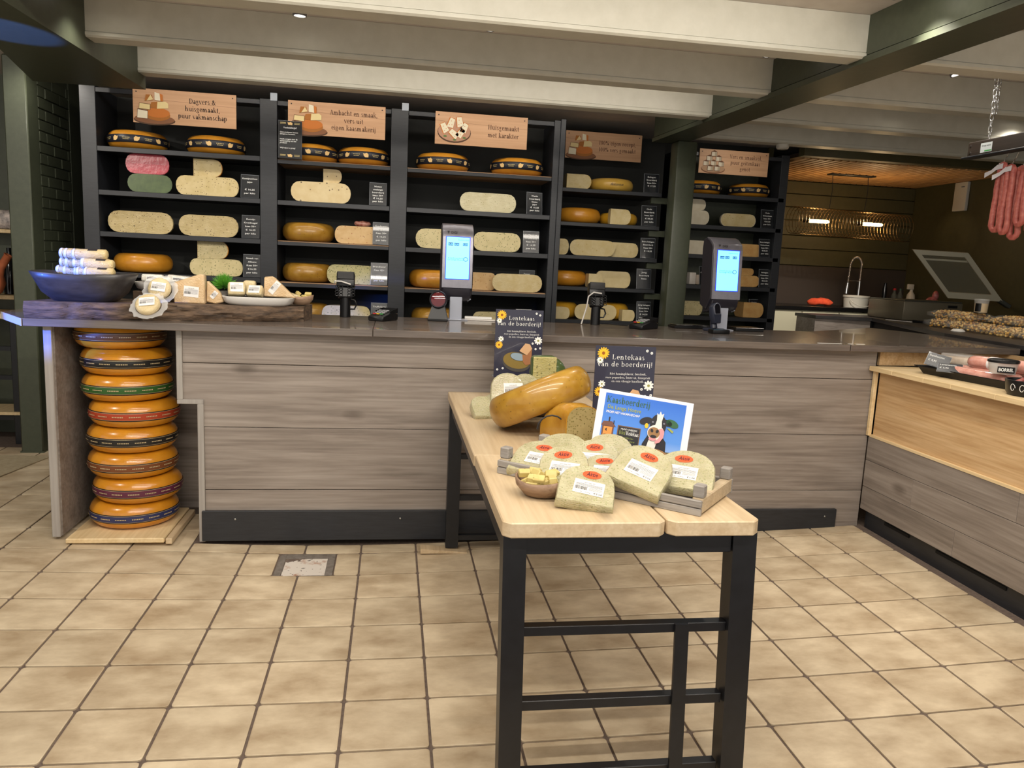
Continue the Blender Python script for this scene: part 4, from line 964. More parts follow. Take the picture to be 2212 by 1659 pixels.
def table_cheeses():
    ax = Vector((-.376, .234, .897)); e1 = Vector((.9225, 0, .386)); e1 = (e1-ax*e1.dot(ax)).normalized(); e2 = ax.cross(e1)
    M = Matrix(((e1.x, e2.x, ax.x, 2.050), (e1.y, e2.y, ax.y, -.80), (e1.z, e2.z, ax.z, .918), (0, 0, 0, 1))) @ Matrix.Translation((0, 0, -.0625))
    b = B(); b.lathe(wprof(.205, .125, .22, 10), 48)
    o = b.build('herb_cheese', paste('glossy_herb_rind', (176, 124, 24), (194, 146, 42), [((126, 98, 26), 48, .16), ((92, 70, 20), 26, .07)], rough=.3, coat=.35), M=M, smooth=60)
    tag(o, 'big glossy yellow herb cheese wheel leaning tilted on the table', 'cheese')
    # quarter standing on its side, film over the rind
    M = Matrix.Translation((2.072, -1.17, ZT+.002)) @ Matrix.Rotation(math.radians(-4), 4, 'Z')
    b = B(); w, h, d = .124, .165, .20; k = []
    o2 = [(0, 0), (w, 0), (w, h*.62)]+[(w-(w*.42)*(1-math.cos(PI/2*i/6)), h*.62+h*.38*math.sin(PI/2*i/6)) for i in range(1, 7)]+[(w*.40-(w*.4)*math.sin(PI/2*i/6)*1.0, h-(h*.30)*(1-math.cos(PI/2*i/6))) for i in range(1, 7)]
    n = len(o2); rings = [(0, 1, 0), (.06, 1, -.012), (.13, .93, -.03), (.19, .72, -.05), (.22, .45, -.06)]
    vs = []
    for y, s, dx in rings: vs += [(x*(1 if s == 1 else s**.4)+dx, y, z*s) for x, z in o2]
    fs = [tuple(range(n)), tuple(reversed(range((len(rings)-1)*n, len(rings)*n)))]
    for q in range(len(rings)-1): fs += [(q*n+i, q*n+(i+1) % n, (q+1)*n+(i+1) % n, (q+1)*n+i) for i in range(n)]
    b.add(vs, fs); o = b.build('cut_herb_cheese', noisy('wrapped_golden_rind', (178, 122, 30), (206, 158, 60), 12, rough=.2, coat=.9, bump=.5, bscale=25, bdist=.006), M=M, smooth=50)
    tag(o, 'cut herb cheese standing upright in film, flecked face toward the viewer', 'cheese')
    q = B(); q.add([(x*.96+.003, -.0015, z*.97+.002) for x, z in o2], [tuple(range(n))]); q.build('cut_face', paste('dense_herb_face', (170, 148, 88), (186, 164, 104), [((118, 106, 52), 130, .34), ((100, 76, 34), 70, .18)]), o)
    q = B(); q.tube([(-.012+.05*math.cos(t)-.03, .05+.0*t, .07+.05*math.sin(t)) for t in [i*PI/8 for i in range(0, 9)]], .003, 6); q.build('rind_print', DARKINK, o)
    # green waxed piece on the dark block
    M = Matrix.Translation((2.085, -.42, .9125)) @ Matrix.Rotation(math.radians(4), 4, 'Z')
    b = B(); w, h = .112, .118
    b.box(0, w, 0, .06, 0, h, .016, seg=2)
    b.bm.verts.ensure_lookup_table()
    o = b.build('green_herb_cheese', RINDGREEN, M=M, smooth=50); tag(o, 'green waxed herb cheese piece standing before the first poster', 'cheese')
    q = B(); q.ell((.085, .06, .04), (.085, .06, .072), 16, 10); q.build('rind_bulge', RINDGREEN, o, smooth=180)
    q = B(); q.box(.002, w-.004, -.0035, .004, .002, h-.003, .003); q.build('cut_face', paste('green_herb_face', (190, 176, 96), (204, 190, 116), [((110, 106, 48), 55, .22)], wrapped=True), o)
    t = thing('display_block', 'dark brown wooden riser block at the back of the table', 'block', (2.02, -.42, ZT))
    b = B(); b.box(-.11, .20, -.13, .12, 0, .052, .01, seg=2); b.noise(.004, 4, 12); b.build('block', wood('dark_block_wood', (62, 48, 36), (84, 66, 50), (104, 84, 64), 'X', .6), t, smooth=True)
    t = thing('display_block', 'tall dark riser block under the green waxed cheese', 'block', (2.15, -.385, ZT+.055)); B().box(-.075, .11, -.04, .10, .0, .068, .004).build('block', wood('dark_block_wood', (62, 48, 36), (84, 66, 50), (104, 84, 64), 'X', .6), t)
    # wooden bowls with cubes
    def bowl(pos, rx, ry, h, yaw, label, n, seed, zc=.0, cs=.022):
        t = thing('tasting_bowl', label, 'bowl', pos, (0, 0, math.radians(yaw)), 'wooden tasting bowls')
        b = B(); k = 28; prof = [(0, .006), (.62, .006), (.80, .02/h*h), (.95, h*.6), (1.0, h), (.93, h), (.86, h*.6), (.70, .022), (0, .018)]
        vs = []
        for i in range(k):
            a = 2*PI*i/k; bump_ = 1+.16*max(0, math.cos(a))**2
            for r, z in prof: vs.append((rx*r*math.cos(a)*bump_, ry*r*math.sin(a), z*(1+.10*math.cos(2*a)*(z > h*.5))))
        m = len(prof); fs = [((i*m+q), ((i+1) % k)*m+q, ((i+1) % k)*m+q+1, i*m+q+1) for i in range(k) for q in range(m-1)]
        b.add(vs, fs); bmesh.ops.remove_doubles(b.bm, verts=b.bm.verts, dist=1e-5)
        b.build('bowl', wood('bowl_wood', (112, 84, 66), (150, 122, 98), (170, 142, 116), 'X', .6, scale=2), t, smooth=180)
        r = random.Random(seed); me = None
        cm = paste('cheese_cube_paste', (214, 190, 106), (226, 204, 124), [((150, 140, 70), 60, .16)])
        for i in range(n):
            a = r.uniform(0, 2*PI); d = math.sqrt(r.uniform(0, .72)); lv = .0 if i < n*.6 else .018
            o = B().box(-cs*.75, cs*.75, -cs/2, cs/2, -cs*.4, cs*.4, .002).build('cheese_cube', cm, None) if me is None else link('cheese_cube', me)
            me = o.data; M2 = t.matrix_basis
            o.matrix_world = Matrix.Translation(Vector(pos)) @ Matrix.Rotation(math.radians(yaw), 4, 'Z') @ Matrix.Translation((rx*.86*d*math.cos(a), ry*.86*d*math.sin(a), h*.74+lv+.012*(1-d)+zc)) @ Matrix.Rotation(r.uniform(0, 6), 4, 'Z') @ Matrix.Rotation(r.uniform(-.6, .6), 4, 'X')
            tag(o, 'pale yellow tasting cube in the '+label.split(' with')[0], 'cheese', 'tasting cubes in the '+label.split(' with')[0])
        return t
    bowl((1.893, -1.655, ZT), .072, .062, .052, -35, 'oval wooden bowl on the table front with cheese cubes', 22, 5)
    bowl((2.045, -.555, .800), .045, .04, .04, 0, 'small bowl with cubes near the big herb wheel', 5, 8, cs=.02)
    return bowl
BOWL = table_cheeses()

# ================================================================ POSTERS
NAVY = P('poster_navy', (44, 44, 62), .35, coat=.4); YEL = P('poster_yellow', (240, 186, 44), .6); ORC = P('poster_flower_core', (150, 84, 24), .6); GRC = P('poster_daisy_core', (150, 150, 84), .6)
def lente_poster(label, x, y, z, w, rz, tilt, glare=0):
    h = w*1.414; t = thing('spring_cheese_poster', label, 'poster', (x, y, z), (tilt, 0, rz), 'spring cheese posters')
    B().box(-w/2, w/2, 0, .003, 0, h, .0006).build('panel', NAVY, t); B().box(-w/2, w/2, .003, .09, 0, .003).build('foot', ACRYL, t)
    f = Flat(); s = w/.21
    def p(u, v): return (u*s, v*s)
    f.serif('Lentekaas', *p(.010, .252), .0165*s, WHITEINK, 3, width=.114*s, spacing=1.12); f.serif('van de boerderij!', *p(.0, .228), .0165*s, WHITEINK, 3, width=.192*s, spacing=1.12)
    for i, (q, wd) in enumerate((('Met honingklaver, bieslook,', .128), ('roze peperbes, lente-ui, fenegriek', .156), ('en een vleugje knoflook.', .114))): f.serif(q, *p(.012, .200-.0125*i), .0070*s, WHITEINK, 3, width=wd*s, bold=1.15)
    def c(u, v, r, a, b_, k): f.flower(u*s, v*s, r*s, a, b_, 2, k)
    def clipx(u): return u
    c(-.078, .272, .021, YEL, ORC, 14); c(-.088, .248, .012, WHITEINK, GRC, 9); c(.086, .165, .0185, WHITEINK, GRC, 9); c(-.078, .168, .0125, WHITEINK, GRC, 8); c(-.086, .142, .017, YEL, ORC, 14)
    for u, v in ((.074, .283), (.090, .276), (.062, .152), (.076, .128), (.096, .132), (-.090, .034), (-.066, .040)): f.ell(u*s, v*s, .0046*s, .0046*s, WHITEINK, 2, 12); f.ell(u*s, v*s, .0016*s, .0016*s, GREYINK, 3, 8)
    A = P('poster_rind', (130, 108, 48), .6); Bc = P('poster_rind_dark', (70, 66, 62), .6); Cc = P('poster_cut', (206, 164, 122), .6); D_ = P('poster_cut_shade', (156, 104, 66), .6); E_ = P('poster_blue', (140, 158, 170), .6)
    f.ell(-.006*s, .066*s, .062*s, .040*s, Bc, 2, rot=-.15); f.ell(-.006*s, .076*s, .060*s, .036*s, A, 3, rot=-.15); f.ell(.0, .092*s, .036*s, .018*s, Bc, 4, rot=-.2); f.ell(.0, .092*s, .034*s, .016*s, E_, 5, rot=-.2)
    f.poly([p(.004, .118), p(.030, .152), p(.050, .148), p(.060, .130), p(.038, .100)], Cc, 7); f.poly([p(.038, .100), p(.060, .130), p(.058, .062), p(.034, .056)], D_, 6); f.poly([p(.018, .102), p(.038, .100), p(.034, .056), p(.022, .070)], D_, 6)
    f.build('print', t); return t
def posters():
    lente_poster('navy Lentekaas poster standing at the back end of the table', 2.072, -.10, .887, .228, -.02, -.04)
    t = thing('poster_stand', 'small black riser under the back Lentekaas poster', 'stand', (2.072, -.09, ZT))
    B().box(-.09, .09, -.03, .09, 0, .097, .003).build('riser', BLACKPL, t)
    lente_poster('navy Lentekaas poster standing right behind the picture board', 2.368, -.85, .790, .240, 0, -.02)
posters()
SKY = None
def picture_board():
    q = NT('print_sky'); v = q.coords('Object'); s = q.n('ShaderNodeSeparateXYZ'); q.l(v, s.inputs[0]); n = q.n('ShaderNodeTexNoise', Scale=14); q.l(v, n.inputs['Vector'])
    m = q.n('ShaderNodeMath', operation='MULTIPLY_ADD'); q.l(s.outputs[2], m.inputs[0]); m.inputs[1].default_value = 4.6; m.inputs[2].default_value = .1
    c = q.ramp(m.outputs[0], [(0, lin((196, 214, 236))), (.45, lin((84, 142, 222))), (1, lin((44, 104, 200)))]); q.l(c, q.b.inputs['Base Color']); q.b.inputs['Roughness'].default_value = .25; q.b.inputs['Coat Weight'].default_value = .5
    sky = q.m
    w, h = .305, .215
    p0 = Vector((2.160, -1.285, 1.034)); p1 = Vector((2.437, -1.360, 1.004))
    xa = (p1-p0).normalized(); tiltv = Vector((.10, .27, 1)); za = (tiltv-xa*tiltv.dot(xa)).normalized(); ya = za.cross(xa)
    org = (p0+p1)/2-za*h
    M = Matrix(((xa.x, ya.x, za.x, org.x), (xa.y, ya.y, za.y, org.y), (xa.z, ya.z, za.z, org.z), (0, 0, 0, 1)))
    t = thing('picture_board', 'white-framed farm picture board with a cow leaning in the crate', 'sign', M=M)
    B().box(-w/2, w/2, 0, .005, 0, h, .001).build('frame', P('white_frame', (226, 226, 232), .3, coat=.4), t)
    f = Flat(); X0, X1 = -w/2+.022, w/2-.022; Z1 = h-.010
    f.rect(X0, X1, .0, Z1, sky, 1)
    DG = P('print_green', (46, 92, 60), .5); LG = P('print_olive', (150, 160, 74), .5); BK = P('print_black', (30, 28, 34), .5); WT = P('print_cow_white', (226, 218, 210), .5); PK = P('print_pink', (214, 146, 150), .5); BR = P('print_brown', (150, 112, 70), .5); SG = P('print_shed_orange', (214, 140, 64), .5); RF = P('print_roof', (110, 70, 56), .5); GD = P('print_ground', (98, 86, 62), .5); BLU = P('print_blue', (60, 84, 140), .5); BR2 = P('print_cut_brown', (112, 82, 52), .5)
    f.serif('Kaasboerderij', X0+.006, Z1-.030, .0205, DG, 3, width=.140, bold=1.35, align='L'); f.text('De Lange Hoeve', X0+.012, Z1-.050, .0130, LG, 3, width=.108, bold=.01, align='L'); f.text('PROEF HET VAKMANSCHAP', X0+.010, Z1-.064, .0075, WHITEINK, 3, width=.108, align='L', bold=.01)
    f.rect(X0, X1, 0, .045, GD, 1.5)
    # little shop house
    f.rect(X0+.004, X0+.042, .03, .098, RF, 2); f.rect(X0+.009, X0+.037, .062, .096, SG, 3); f.rect(X0+.009, X0+.037, .046, .058, C1, 3); f.rect(X0+.009, X0+.037, .034, .044, BLU, 3); f.poly([(X0-.0, .098), (X0+.048, .098), (X0+.034, .114), (X0+.006, .112)], RF, 3); f.rect(X0+.022, X0+.026, .112, .128, BK, 3); f.rect(X0+.038, X0+.041, .106, .118, BK, 3)
    f.poly([(X0+.014, .086), (X0+.020, .092), (X0+.020, .080)], BK, 4); f.rect(X0+.012, X0+.034, .066, .071, RF, 4)
    # chalk board
    f.rect(X0+.054, X0+.128, .028, .106, BR2, 3); f.rect(X0+.057, X0+.125, .031, .103, BK, 4)
    cx = X0+.091; f.text('MAAND AANBIEDING', cx, .093, .0058, WHITEINK, 5, width=.052); f.serif('Mei', cx-.020, .078, .0125, LG, 5, width=.020); f.serif('Weidekaas', cx+.012, .078, .0125, WHITEINK, 5, width=.041, bold=1.2); f.serif('heerlijke kaas', cx, .066, .0058, LG, 5, width=.036); f.serif('met honingklaver', cx, .056, .0058, LG, 5, width=.046); f.serif('250 gram', cx-.018, .038, .0075, WHITEINK, 5, width=.026); f.rect(cx-.002, cx-.0014, .036, .047, WHITEINK, 5); f.serif('€ 3,50', cx+.016, .036, .0135, C1, 5, width=.034)
    # cow
    k = X0+.172; f.poly([(k-.036, .02), (k+.044, .02), (k+.040, .075), (k+.02, .10), (k-.02, .09), (k-.034, .06)], BK, 3); f.poly([(k-.024, .03), (k+.004, .03), (k+.012, .075), (k-.014, .08)], WT, 4)
    f.ell(k-.032, .134, .021, .012, BK, 4, rot=.35); f.ell(k+.052, .138, .021, .012, DG, 4, rot=-.35); f.ell(k+.036, .138, .016, .010, BK, 4, rot=-.3); f.ell(k-.028, .119, .006, .008, YEL, 5); f.poly([(k+.036, .122), (k+.056, .108), (k+.060, .114), (k+.046, .122)], LG, 5)
    f.ell(k+.008, .126, .026, .036, BK, 5); f.poly([(k+.000, .165), (k+.006, .160), (k+.010, .172), (k+.015, .162), (k+.022, .166), (k+.018, .140), (k+.022, .112), (k-.004, .112), (k+.002, .142)], WT, 6); f.ell(k-.010, .134, .0035, .003, GREYINK, 7, 8); f.ell(k+.026, .134, .0035, .003, GREYINK, 7, 8)
    f.ell(k+.004, .101, .027, .025, WT, 7); f.ell(k-.002, .100, .019, .018, BR, 8); f.ell(k-.009, .106, .0045, .006, BK, 9, 10, rot=.4); f.ell(k+.008, .106, .0045, .006, BK, 9, 10, rot=-.4); f.ell(k-.002, .088, .010, .005, BK, 9); f.poly([(k+.012, .114), (k+.022, .118), (k+.030, .110), (k+.030, .090), (k+.020, .072), (k+.008, .066), (k+.004, .072), (k+.016, .086), (k+.018, .098)], PK, 10); f.ell(k-.004, .080, .012, .006, PK, 8)
    f.ell(k+.012, .020, .046, .030, BR, 6); f.poly([(k-.034, .02), (k-.006, .046), (k+.004, .0), (k-.03, .0)], C3, 7); f.poly([(k-.006, .046), (k+.02, .02), (k+.016, .0), (k+.004, .0)], BR2, 7)
    f.build('print', t)
picture_board()
# ================================================================ GOODS ON THE COUNTER
ZC = 1.0815
WHITECER = P('white_ceramic', (206, 202, 196), .35, coat=.3); SLATEB = P('black_slate', (38, 38, 42), .5)
ZL = 1.157
def log_slab():
    b = B(); front = [(-.155, .066), (-.02, .075), (.12, .10), (.30, .125), (.48, .165), (.66, .22), (.85, .29), (1.03, .37)]; back = [(1.05, .60), (.80, .58), (.5, .54), (.2, .5), (-.1, .44)]
    import mathutils
    N = mathutils.noise; vs = []; fs = []; n = 60; rows = 7
    pts = []
    for i in range(n+1):
        u = i/n*(len(front)-1); k = min(int(u), len(front)-2); f = u-k; pts.append((front[k][0]*(1-f)+front[k+1][0]*f, front[k][1]*(1-f)+front[k+1][1]*f))
    h = ZL-ZC
    for j in range(rows+1):
        z = h*j/rows
        for i, (x, y) in enumerate(pts):
            o = 0 if i < 11 else 1
            d = N.noise(Vector((x*16, z*60, 1.3)))*.016*o+N.noise(Vector((x*45, z*140, 4)))*.010*o+.010*math.sin(PI*j/rows)
            vs.append((x, y-d-(0 if j < rows else .0), z+(N.noise(Vector((x*9, 3, 0)))*.004 if 0 < j < rows else 0)))
    W_ = n+1
    for j in range(rows):
        for i in range(n): fs.append((j*W_+i, j*W_+i+1, (j+1)*W_+i+1, (j+1)*W_+i))
    top = [rows*W_+i for i in range(n+1)]; bot = list(range(n+1)); k = len(vs)
    vs += [(x, y, h) for x, y in back]+[(x, y, 0) for x, y in back]; m = len(back)
    fs.append(tuple(top+[k+i for i in range(m)])); fs.append(tuple(reversed(bot+[k+m+i for i in range(m)])))
    for i in range(m-1): fs.append((k+i, k+m+i, k+m+i+1, k+i+1))
    fs.append((top[-1], *[j*W_+n for j in range(rows-1, -1, -1)], k+m, k)); fs.append((k+m-1, k+2*m-1, *[j*W_ for j in range(rows+1)]))
    b.add(vs, fs); o = b.build('log_slab', noisy('bark_wood', (40, 31, 25), (122, 98, 76), 9, (1, 3, 6), rough=.75, bump=.7, bdist=.006, bscale=30), loc=(0, 0, ZC), smooth=50)
    tag(o, 'long dark slab of tree trunk with bark lying on the counter', 'wood slab')
log_slab()
def big_bowl():
    t = thing('trough_bowl', 'long black wooden trough bowl heaped with cheese rolls', 'bowl', (.050, .225, ZL-.006), (0, 0, .06))
    b = B(); k = 40; h = .128
    prof = [(0, .0), (.46, .0), (.62, .012), (.80, .048), (.93, .098), (1.0, h), (.955, h+.004), (.90, .104), (.74, .066), (.5, .032), (0, .024)]; vs = []
    for i in range(k):
        a = 2*PI*i/k; e = .62; ca = math.copysign(abs(math.cos(a))**e, math.cos(a)); sa = math.copysign(abs(math.sin(a))**e, math.sin(a))
        for r, z in prof: vs.append((.222*r*ca, .155*r*sa, z+(.010*abs(ca)*(z > .09))))
    m = len(prof); fs = [(i*m+q, ((i+1) % k)*m+q, ((i+1) % k)*m+q+1, i*m+q+1) for i in range(k) for q in range(m-1)]
    b.add(vs, fs); bmesh.ops.remove_doubles(b.bm, verts=b.bm.verts, dist=1e-5)
    b.build('bowl', noisy('black_stained_wood', (44, 42, 43), (62, 60, 60), 16, (1, 3, 3), rough=.42, coat=.15, bump=.15), t, smooth=180)
    # rolls
    RM = paste('cheese_roll_paste', (224, 194, 128), (234, 208, 146), [((170, 130, 70), 60, .18)], wrapped=True); EM = P('film_end', (214, 210, 214), .15, coat=.8); TG = P('black_tag', (34, 30, 32), .5)
    r = random.Random(4); R = .0235; i = 0
    for z, ys in ((1.292, (.165, .213, .261, .309, .357)), (1.333, (.189, .237, .285, .333)), (1.374, (.213, .261, .309))):
        for y in ys:
            L = .125+(y-.16)*.42; x0 = .085-(y-.16)*1.0+r.uniform(-.012, .012)-(z-1.29)*.35; yaw = r.uniform(-.06, .06); i += 1
            o = thing('cheese_roll', 'wrapped cheese roll in the black trough bowl', 'cheese', (x0, y, z), (0, r.uniform(-.03, .03), yaw), 'cheese rolls heaped in the trough bowl')
            b = B(); prof = [(0, 0), (R*.7, .0), (R*.97, .006), (R, .02), (R, L-.02), (R*.97, L-.006), (R*.7, L), (0, L)]; b.lathe(prof, 18, Matrix.Rotation(PI/2, 4, 'Y')); b.build('roll', RM, o, smooth=50)
            b = B(); b.lathe([(0, -.004), (R*.9, -.003), (R*1.06, .003), (R*1.03, .012)], 16, Matrix.Rotation(PI/2, 4, 'Y')); b.noise(.002, i, 90); b.build('film_end', EM, o, smooth=180)
            if z > 1.33 and i % 2 == 0 or i == 1:
                b = B(); a0 = 1.35
                b.add([(L*.45+u, R*1.03*math.cos(a)*-1, R*1.03*math.sin(a)) for a in (.75, 1.1, 1.45) for u in (0, .042)], [(0, 1, 3, 2), (2, 3, 5, 4)]); b.build('tag', TG, o)
    t['label'] = t['label']
big_bowl()
def oval(b, rx, ry, prof, k=36, sup=.8):
    vs = []
    for i in range(k):
        a = 2*PI*i/k; ca = math.copysign(abs(math.cos(a))**sup, math.cos(a)); sa = math.copysign(abs(math.sin(a))**sup, math.sin(a))
        for r, z in prof: vs.append((rx*r*ca, ry*r*sa, z))
    m = len(prof); b.add(vs, [(i*m+q, ((i+1) % k)*m+q, ((i+1) % k)*m+q+1, i*m+q+1) for i in range(k) for q in range(m-1)]); bmesh.ops.remove_doubles(b.bm, verts=b.bm.verts, dist=1e-5); return b
def soft_pack(label, pos, dims, rot, mat, lab=True, group='wrapped cheeses on the counter plates', lw=.05, lh=.032, ltop=False):
    b = B(); b.box(-dims[0]/2, dims[0]/2, -dims[1]/2, dims[1]/2, 0, dims[2], min(dims)*.22, seg=2); b.noise(.0025, pos[0]*50, 30)
    o = b.build('cheese_pack', mat, loc=pos, rot=rot, smooth=60); tag(o, label, 'cheese', group)
    if lab:
        M = Matrix.Translation((0, -dims[1]/2-.0022, dims[2]*.52)) if not ltop else Matrix.Translation((0, 0, dims[2]+.002)) @ Matrix.Rotation(-PI/2, 4, 'X')
        label_part(o, M, lw, lh, False)
    return o
FILMW = paste('white_film_pack', (226, 222, 206), (236, 232, 220), None, wrapped=True)
WEDGEP = paste('amber_wedge_paste', (230, 188, 132), (240, 206, 156), None, wrapped=True)
CREAMW = paste('cream_pack_paste', (230, 204, 146), (238, 216, 164), None, wrapped=True)
def counter_goods():
    t = thing('plate_riser', 'dark wooden riser block under the white oval plate', 'riser', (.33, .46, ZL)); B().box(-.12, .10, -.09, .07, 0, .048, .004).build('block', wood('dark_block_wood', (62, 48, 36), (84, 66, 50), (104, 84, 64), 'X', .6), t)
    prof = [(0, 0), (.80, 0), (.93, .012), (1.0, .040), (.985, .043), (.93, .040)]
    def plate(label, pos, rx, ry, rz=0):
        t = thing('oval_plate', label, 'plate', pos, (0, 0, rz), 'oval serving plates'); oval(B(), rx, ry, prof).build('rim', WHITECER, t, smooth=60)
        oval(B(), rx*.95, ry*.95, [(0, .036), (1, .040)]).build('slate_inlay', SLATEB, t); return t
    plate('white oval plate with white cheeses, raised behind the round cheeses', (.375, .455, ZL+.049), .175, .115, .04)
    z = ZL+.049+.044
    soft_pack('flat white cheese pack with label at the left of the raised plate', (.285, .445, z), (.10, .05, .036), (0, 0, .1), FILMW, True, lw=.05, lh=.026)
    soft_pack('small white cheese pack in the middle of the raised plate', (.355, .40, z), (.06, .05, .026), (0, 0, -.1), FILMW, False)
    soft_pack('large white cheese pack with a label on the raised plate', (.425, .41, z), (.115, .055, .036), (0, .08, -.08), FILMW, True, lw=.06, lh=.022)
    soft_pack('small white cheese pack at the right of the raised plate', (.500, .42, z), (.055, .05, .022), (0, 0, -.3), FILMW, False)
    def disc(label, M):
        t = thing('round_cheese', label, 'cheese', M=M, group='small round wrapped cheeses')
        b = B(); b.lathe(wprof(.054, .034, .3, 6), 28); b.build('cheese', CREAMW, t, smooth=60)
        b = B(); k = 40; vs = []; r = random.Random(label)
        for i in range(k):
            a = 2*PI*i/k
            for q, rr in enumerate((.050, .060, .070+r.uniform(-.004, .006))): vs.append((rr*math.cos(a)*(1.12 if abs(math.cos(a)) > .5 else 1), rr*math.sin(a), .006+r.uniform(-.003, .003)*(q > 0)))
        b.add(vs, [(i*3+q, ((i+1) % k)*3+q, ((i+1) % k)*3+q+1, i*3+q+1) for i in range(k) for q in range(2)]); b.build('film_edge', P('clear_film', (232, 232, 230), .12, alpha=.45, coat=.5), t, smooth=180)
        f = label_part(t, Matrix.Translation((0, .004, .0375)) @ Matrix.Rotation(-PI/2, 4, 'X') @ Matrix.Rotation(.1, 4, 'Y'), .066, .044, False)
    # leaning against the riser, and against the slab
    disc('round cream cheese in film leaning behind another', Matrix.Translation((.365, .285, ZL+.062)) @ Matrix.Rotation(math.radians(70), 4, 'X'))
    disc('round cream cheese in film leaning on the front of the slab', Matrix.Translation((.385, .030, ZC+.072)) @ Matrix.Rotation(math.radians(52), 4, 'X') @ Matrix.Rotation(.25, 4, 'Z'))
    def wedge_block(label, pts, pos, rz, th, mat, lw, lh, lz, lrot=0):
        b = B(); b.prism(pts, 0, th, Matrix(((1, 0, 0, 0), (0, 0, 1, 0), (0, 1, 0, 0), (0, 0, 0, 1))), .005)
        o = b.build('cheese_wedge', mat, loc=pos, rot=(0, 0, rz), smooth=40); tag(o, label, 'cheese', 'hard cheese wedges on the slab'); label_part(o, Matrix.Translation((sum(p[0] for p in pts)/len(pts), -.0015, lz)) @ Matrix.Rotation(lrot, 4, 'Y'), lw, lh, False); return o
    wedge_block('large amber hard cheese wedge with a white label', [(0, 0), (.148, 0), (.142, .140), (.125, .145), (0, .100)], (.420, .30, ZL), .0, .06, WEDGEP, .07, .052, .058, .08)
    wedge_block('narrow amber hard cheese wedge leaning beside the large one', [(0, .01), (.045, 0), (.085, .012), (.065, .06), (.005, .115)], (.566, .32, ZL), -.1, .03, WEDGEP, .022, .04, .046, .7)
    # grass plant
    t = thing('potted_grass', 'small bright green artificial grass plant in a grey pot', 'plant', (.625, .45, ZL))
    B().lathe([(0, 0), (.038, 0), (.045, .06), (.040, .06), (.036, .05), (0, .05)], 20).build('pot', P('grey_pot', (110, 106, 100), .7), t, smooth=True)
    b = B(); r = random.Random(2)
    for i in range(900):
        a = r.uniform(0, 2*PI); el = r.uniform(-.1, PI/2); d = Vector((math.cos(a)*math.cos(el), math.sin(a)*math.cos(el), math.sin(el)))
        c = Vector((0, 0, .078)); l = r.uniform(.054, .074); p0 = c+d*.02; p1 = c+d*l+Vector((r.uniform(-.008, .008), r.uniform(-.008, .008), r.uniform(-.006, .006))); s = d.cross(Vector((r.uniform(-1, 1), r.uniform(-1, 1), r.uniform(-1, 1)))).normalized()*.0011
        b.add([p0-s, p0+s, p1+s*.3, p1-s*.3], [(0, 1, 2, 3)])
    g = b.build('grass_blades', noisy('grass_green', (52, 118, 28), (112, 186, 54), 60, rough=.6, bump=0), t); g['kind'] = 'stuff'
    plate('grey-white oval plate with cheese pieces beside the grass', (.808, .385, ZL), .178, .12, .1)
    z = ZL+.044
    soft_pack('wrapped cheese block with label at the left of the lower plate', (.705, .36, z), (.082, .045, .068), (-.5, 0, .25), CREAMW, True, lw=.062, lh=.05)
    soft_pack('wrapped cheese block with label in the middle of the lower plate', (.795, .335, z), (.078, .045, .056), (-.5, 0, -.1), CREAMW, True, lw=.055, lh=.04)
    soft_pack('small round-cornered cheese at the back of the lower plate', (.755, .44, z), (.06, .05, .075), (0, 0, 0), CREAMW, False)
    b = B(); b.prism([(0, 0), (.16, 0), (.045, .105), (.0, .10)], 0, .045, Matrix(((1, 0, 0, 0), (0, 0, 1, 0), (0, 1, 0, 0), (0, 0, 0, 1))), .005); o = b.build('cheese_wedge', WEDGEP, loc=(.832, .365, z), rot=(-.15, 0, -.12), smooth=40); tag(o, 'long amber wedge sloping down to the right on the lower plate', 'cheese', 'hard cheese wedges on the slab'); label_part(o, Matrix.Translation((.055, -.0015, .048)) @ Matrix.Rotation(.65, 4, 'Y'), .03, .07, False)
    soft_pack('thin cheese slice pack at the right rim of the lower plate', (.955, .43, z), (.09, .04, .02), (0, .25, -.2), CREAMW, False)
    BOWL((1.005, .445, ZL), .058, .052, .052, 0, 'small grey wooden bowl on the slab end with cheese cubes', 7, 12, cs=.022)
counter_goods()

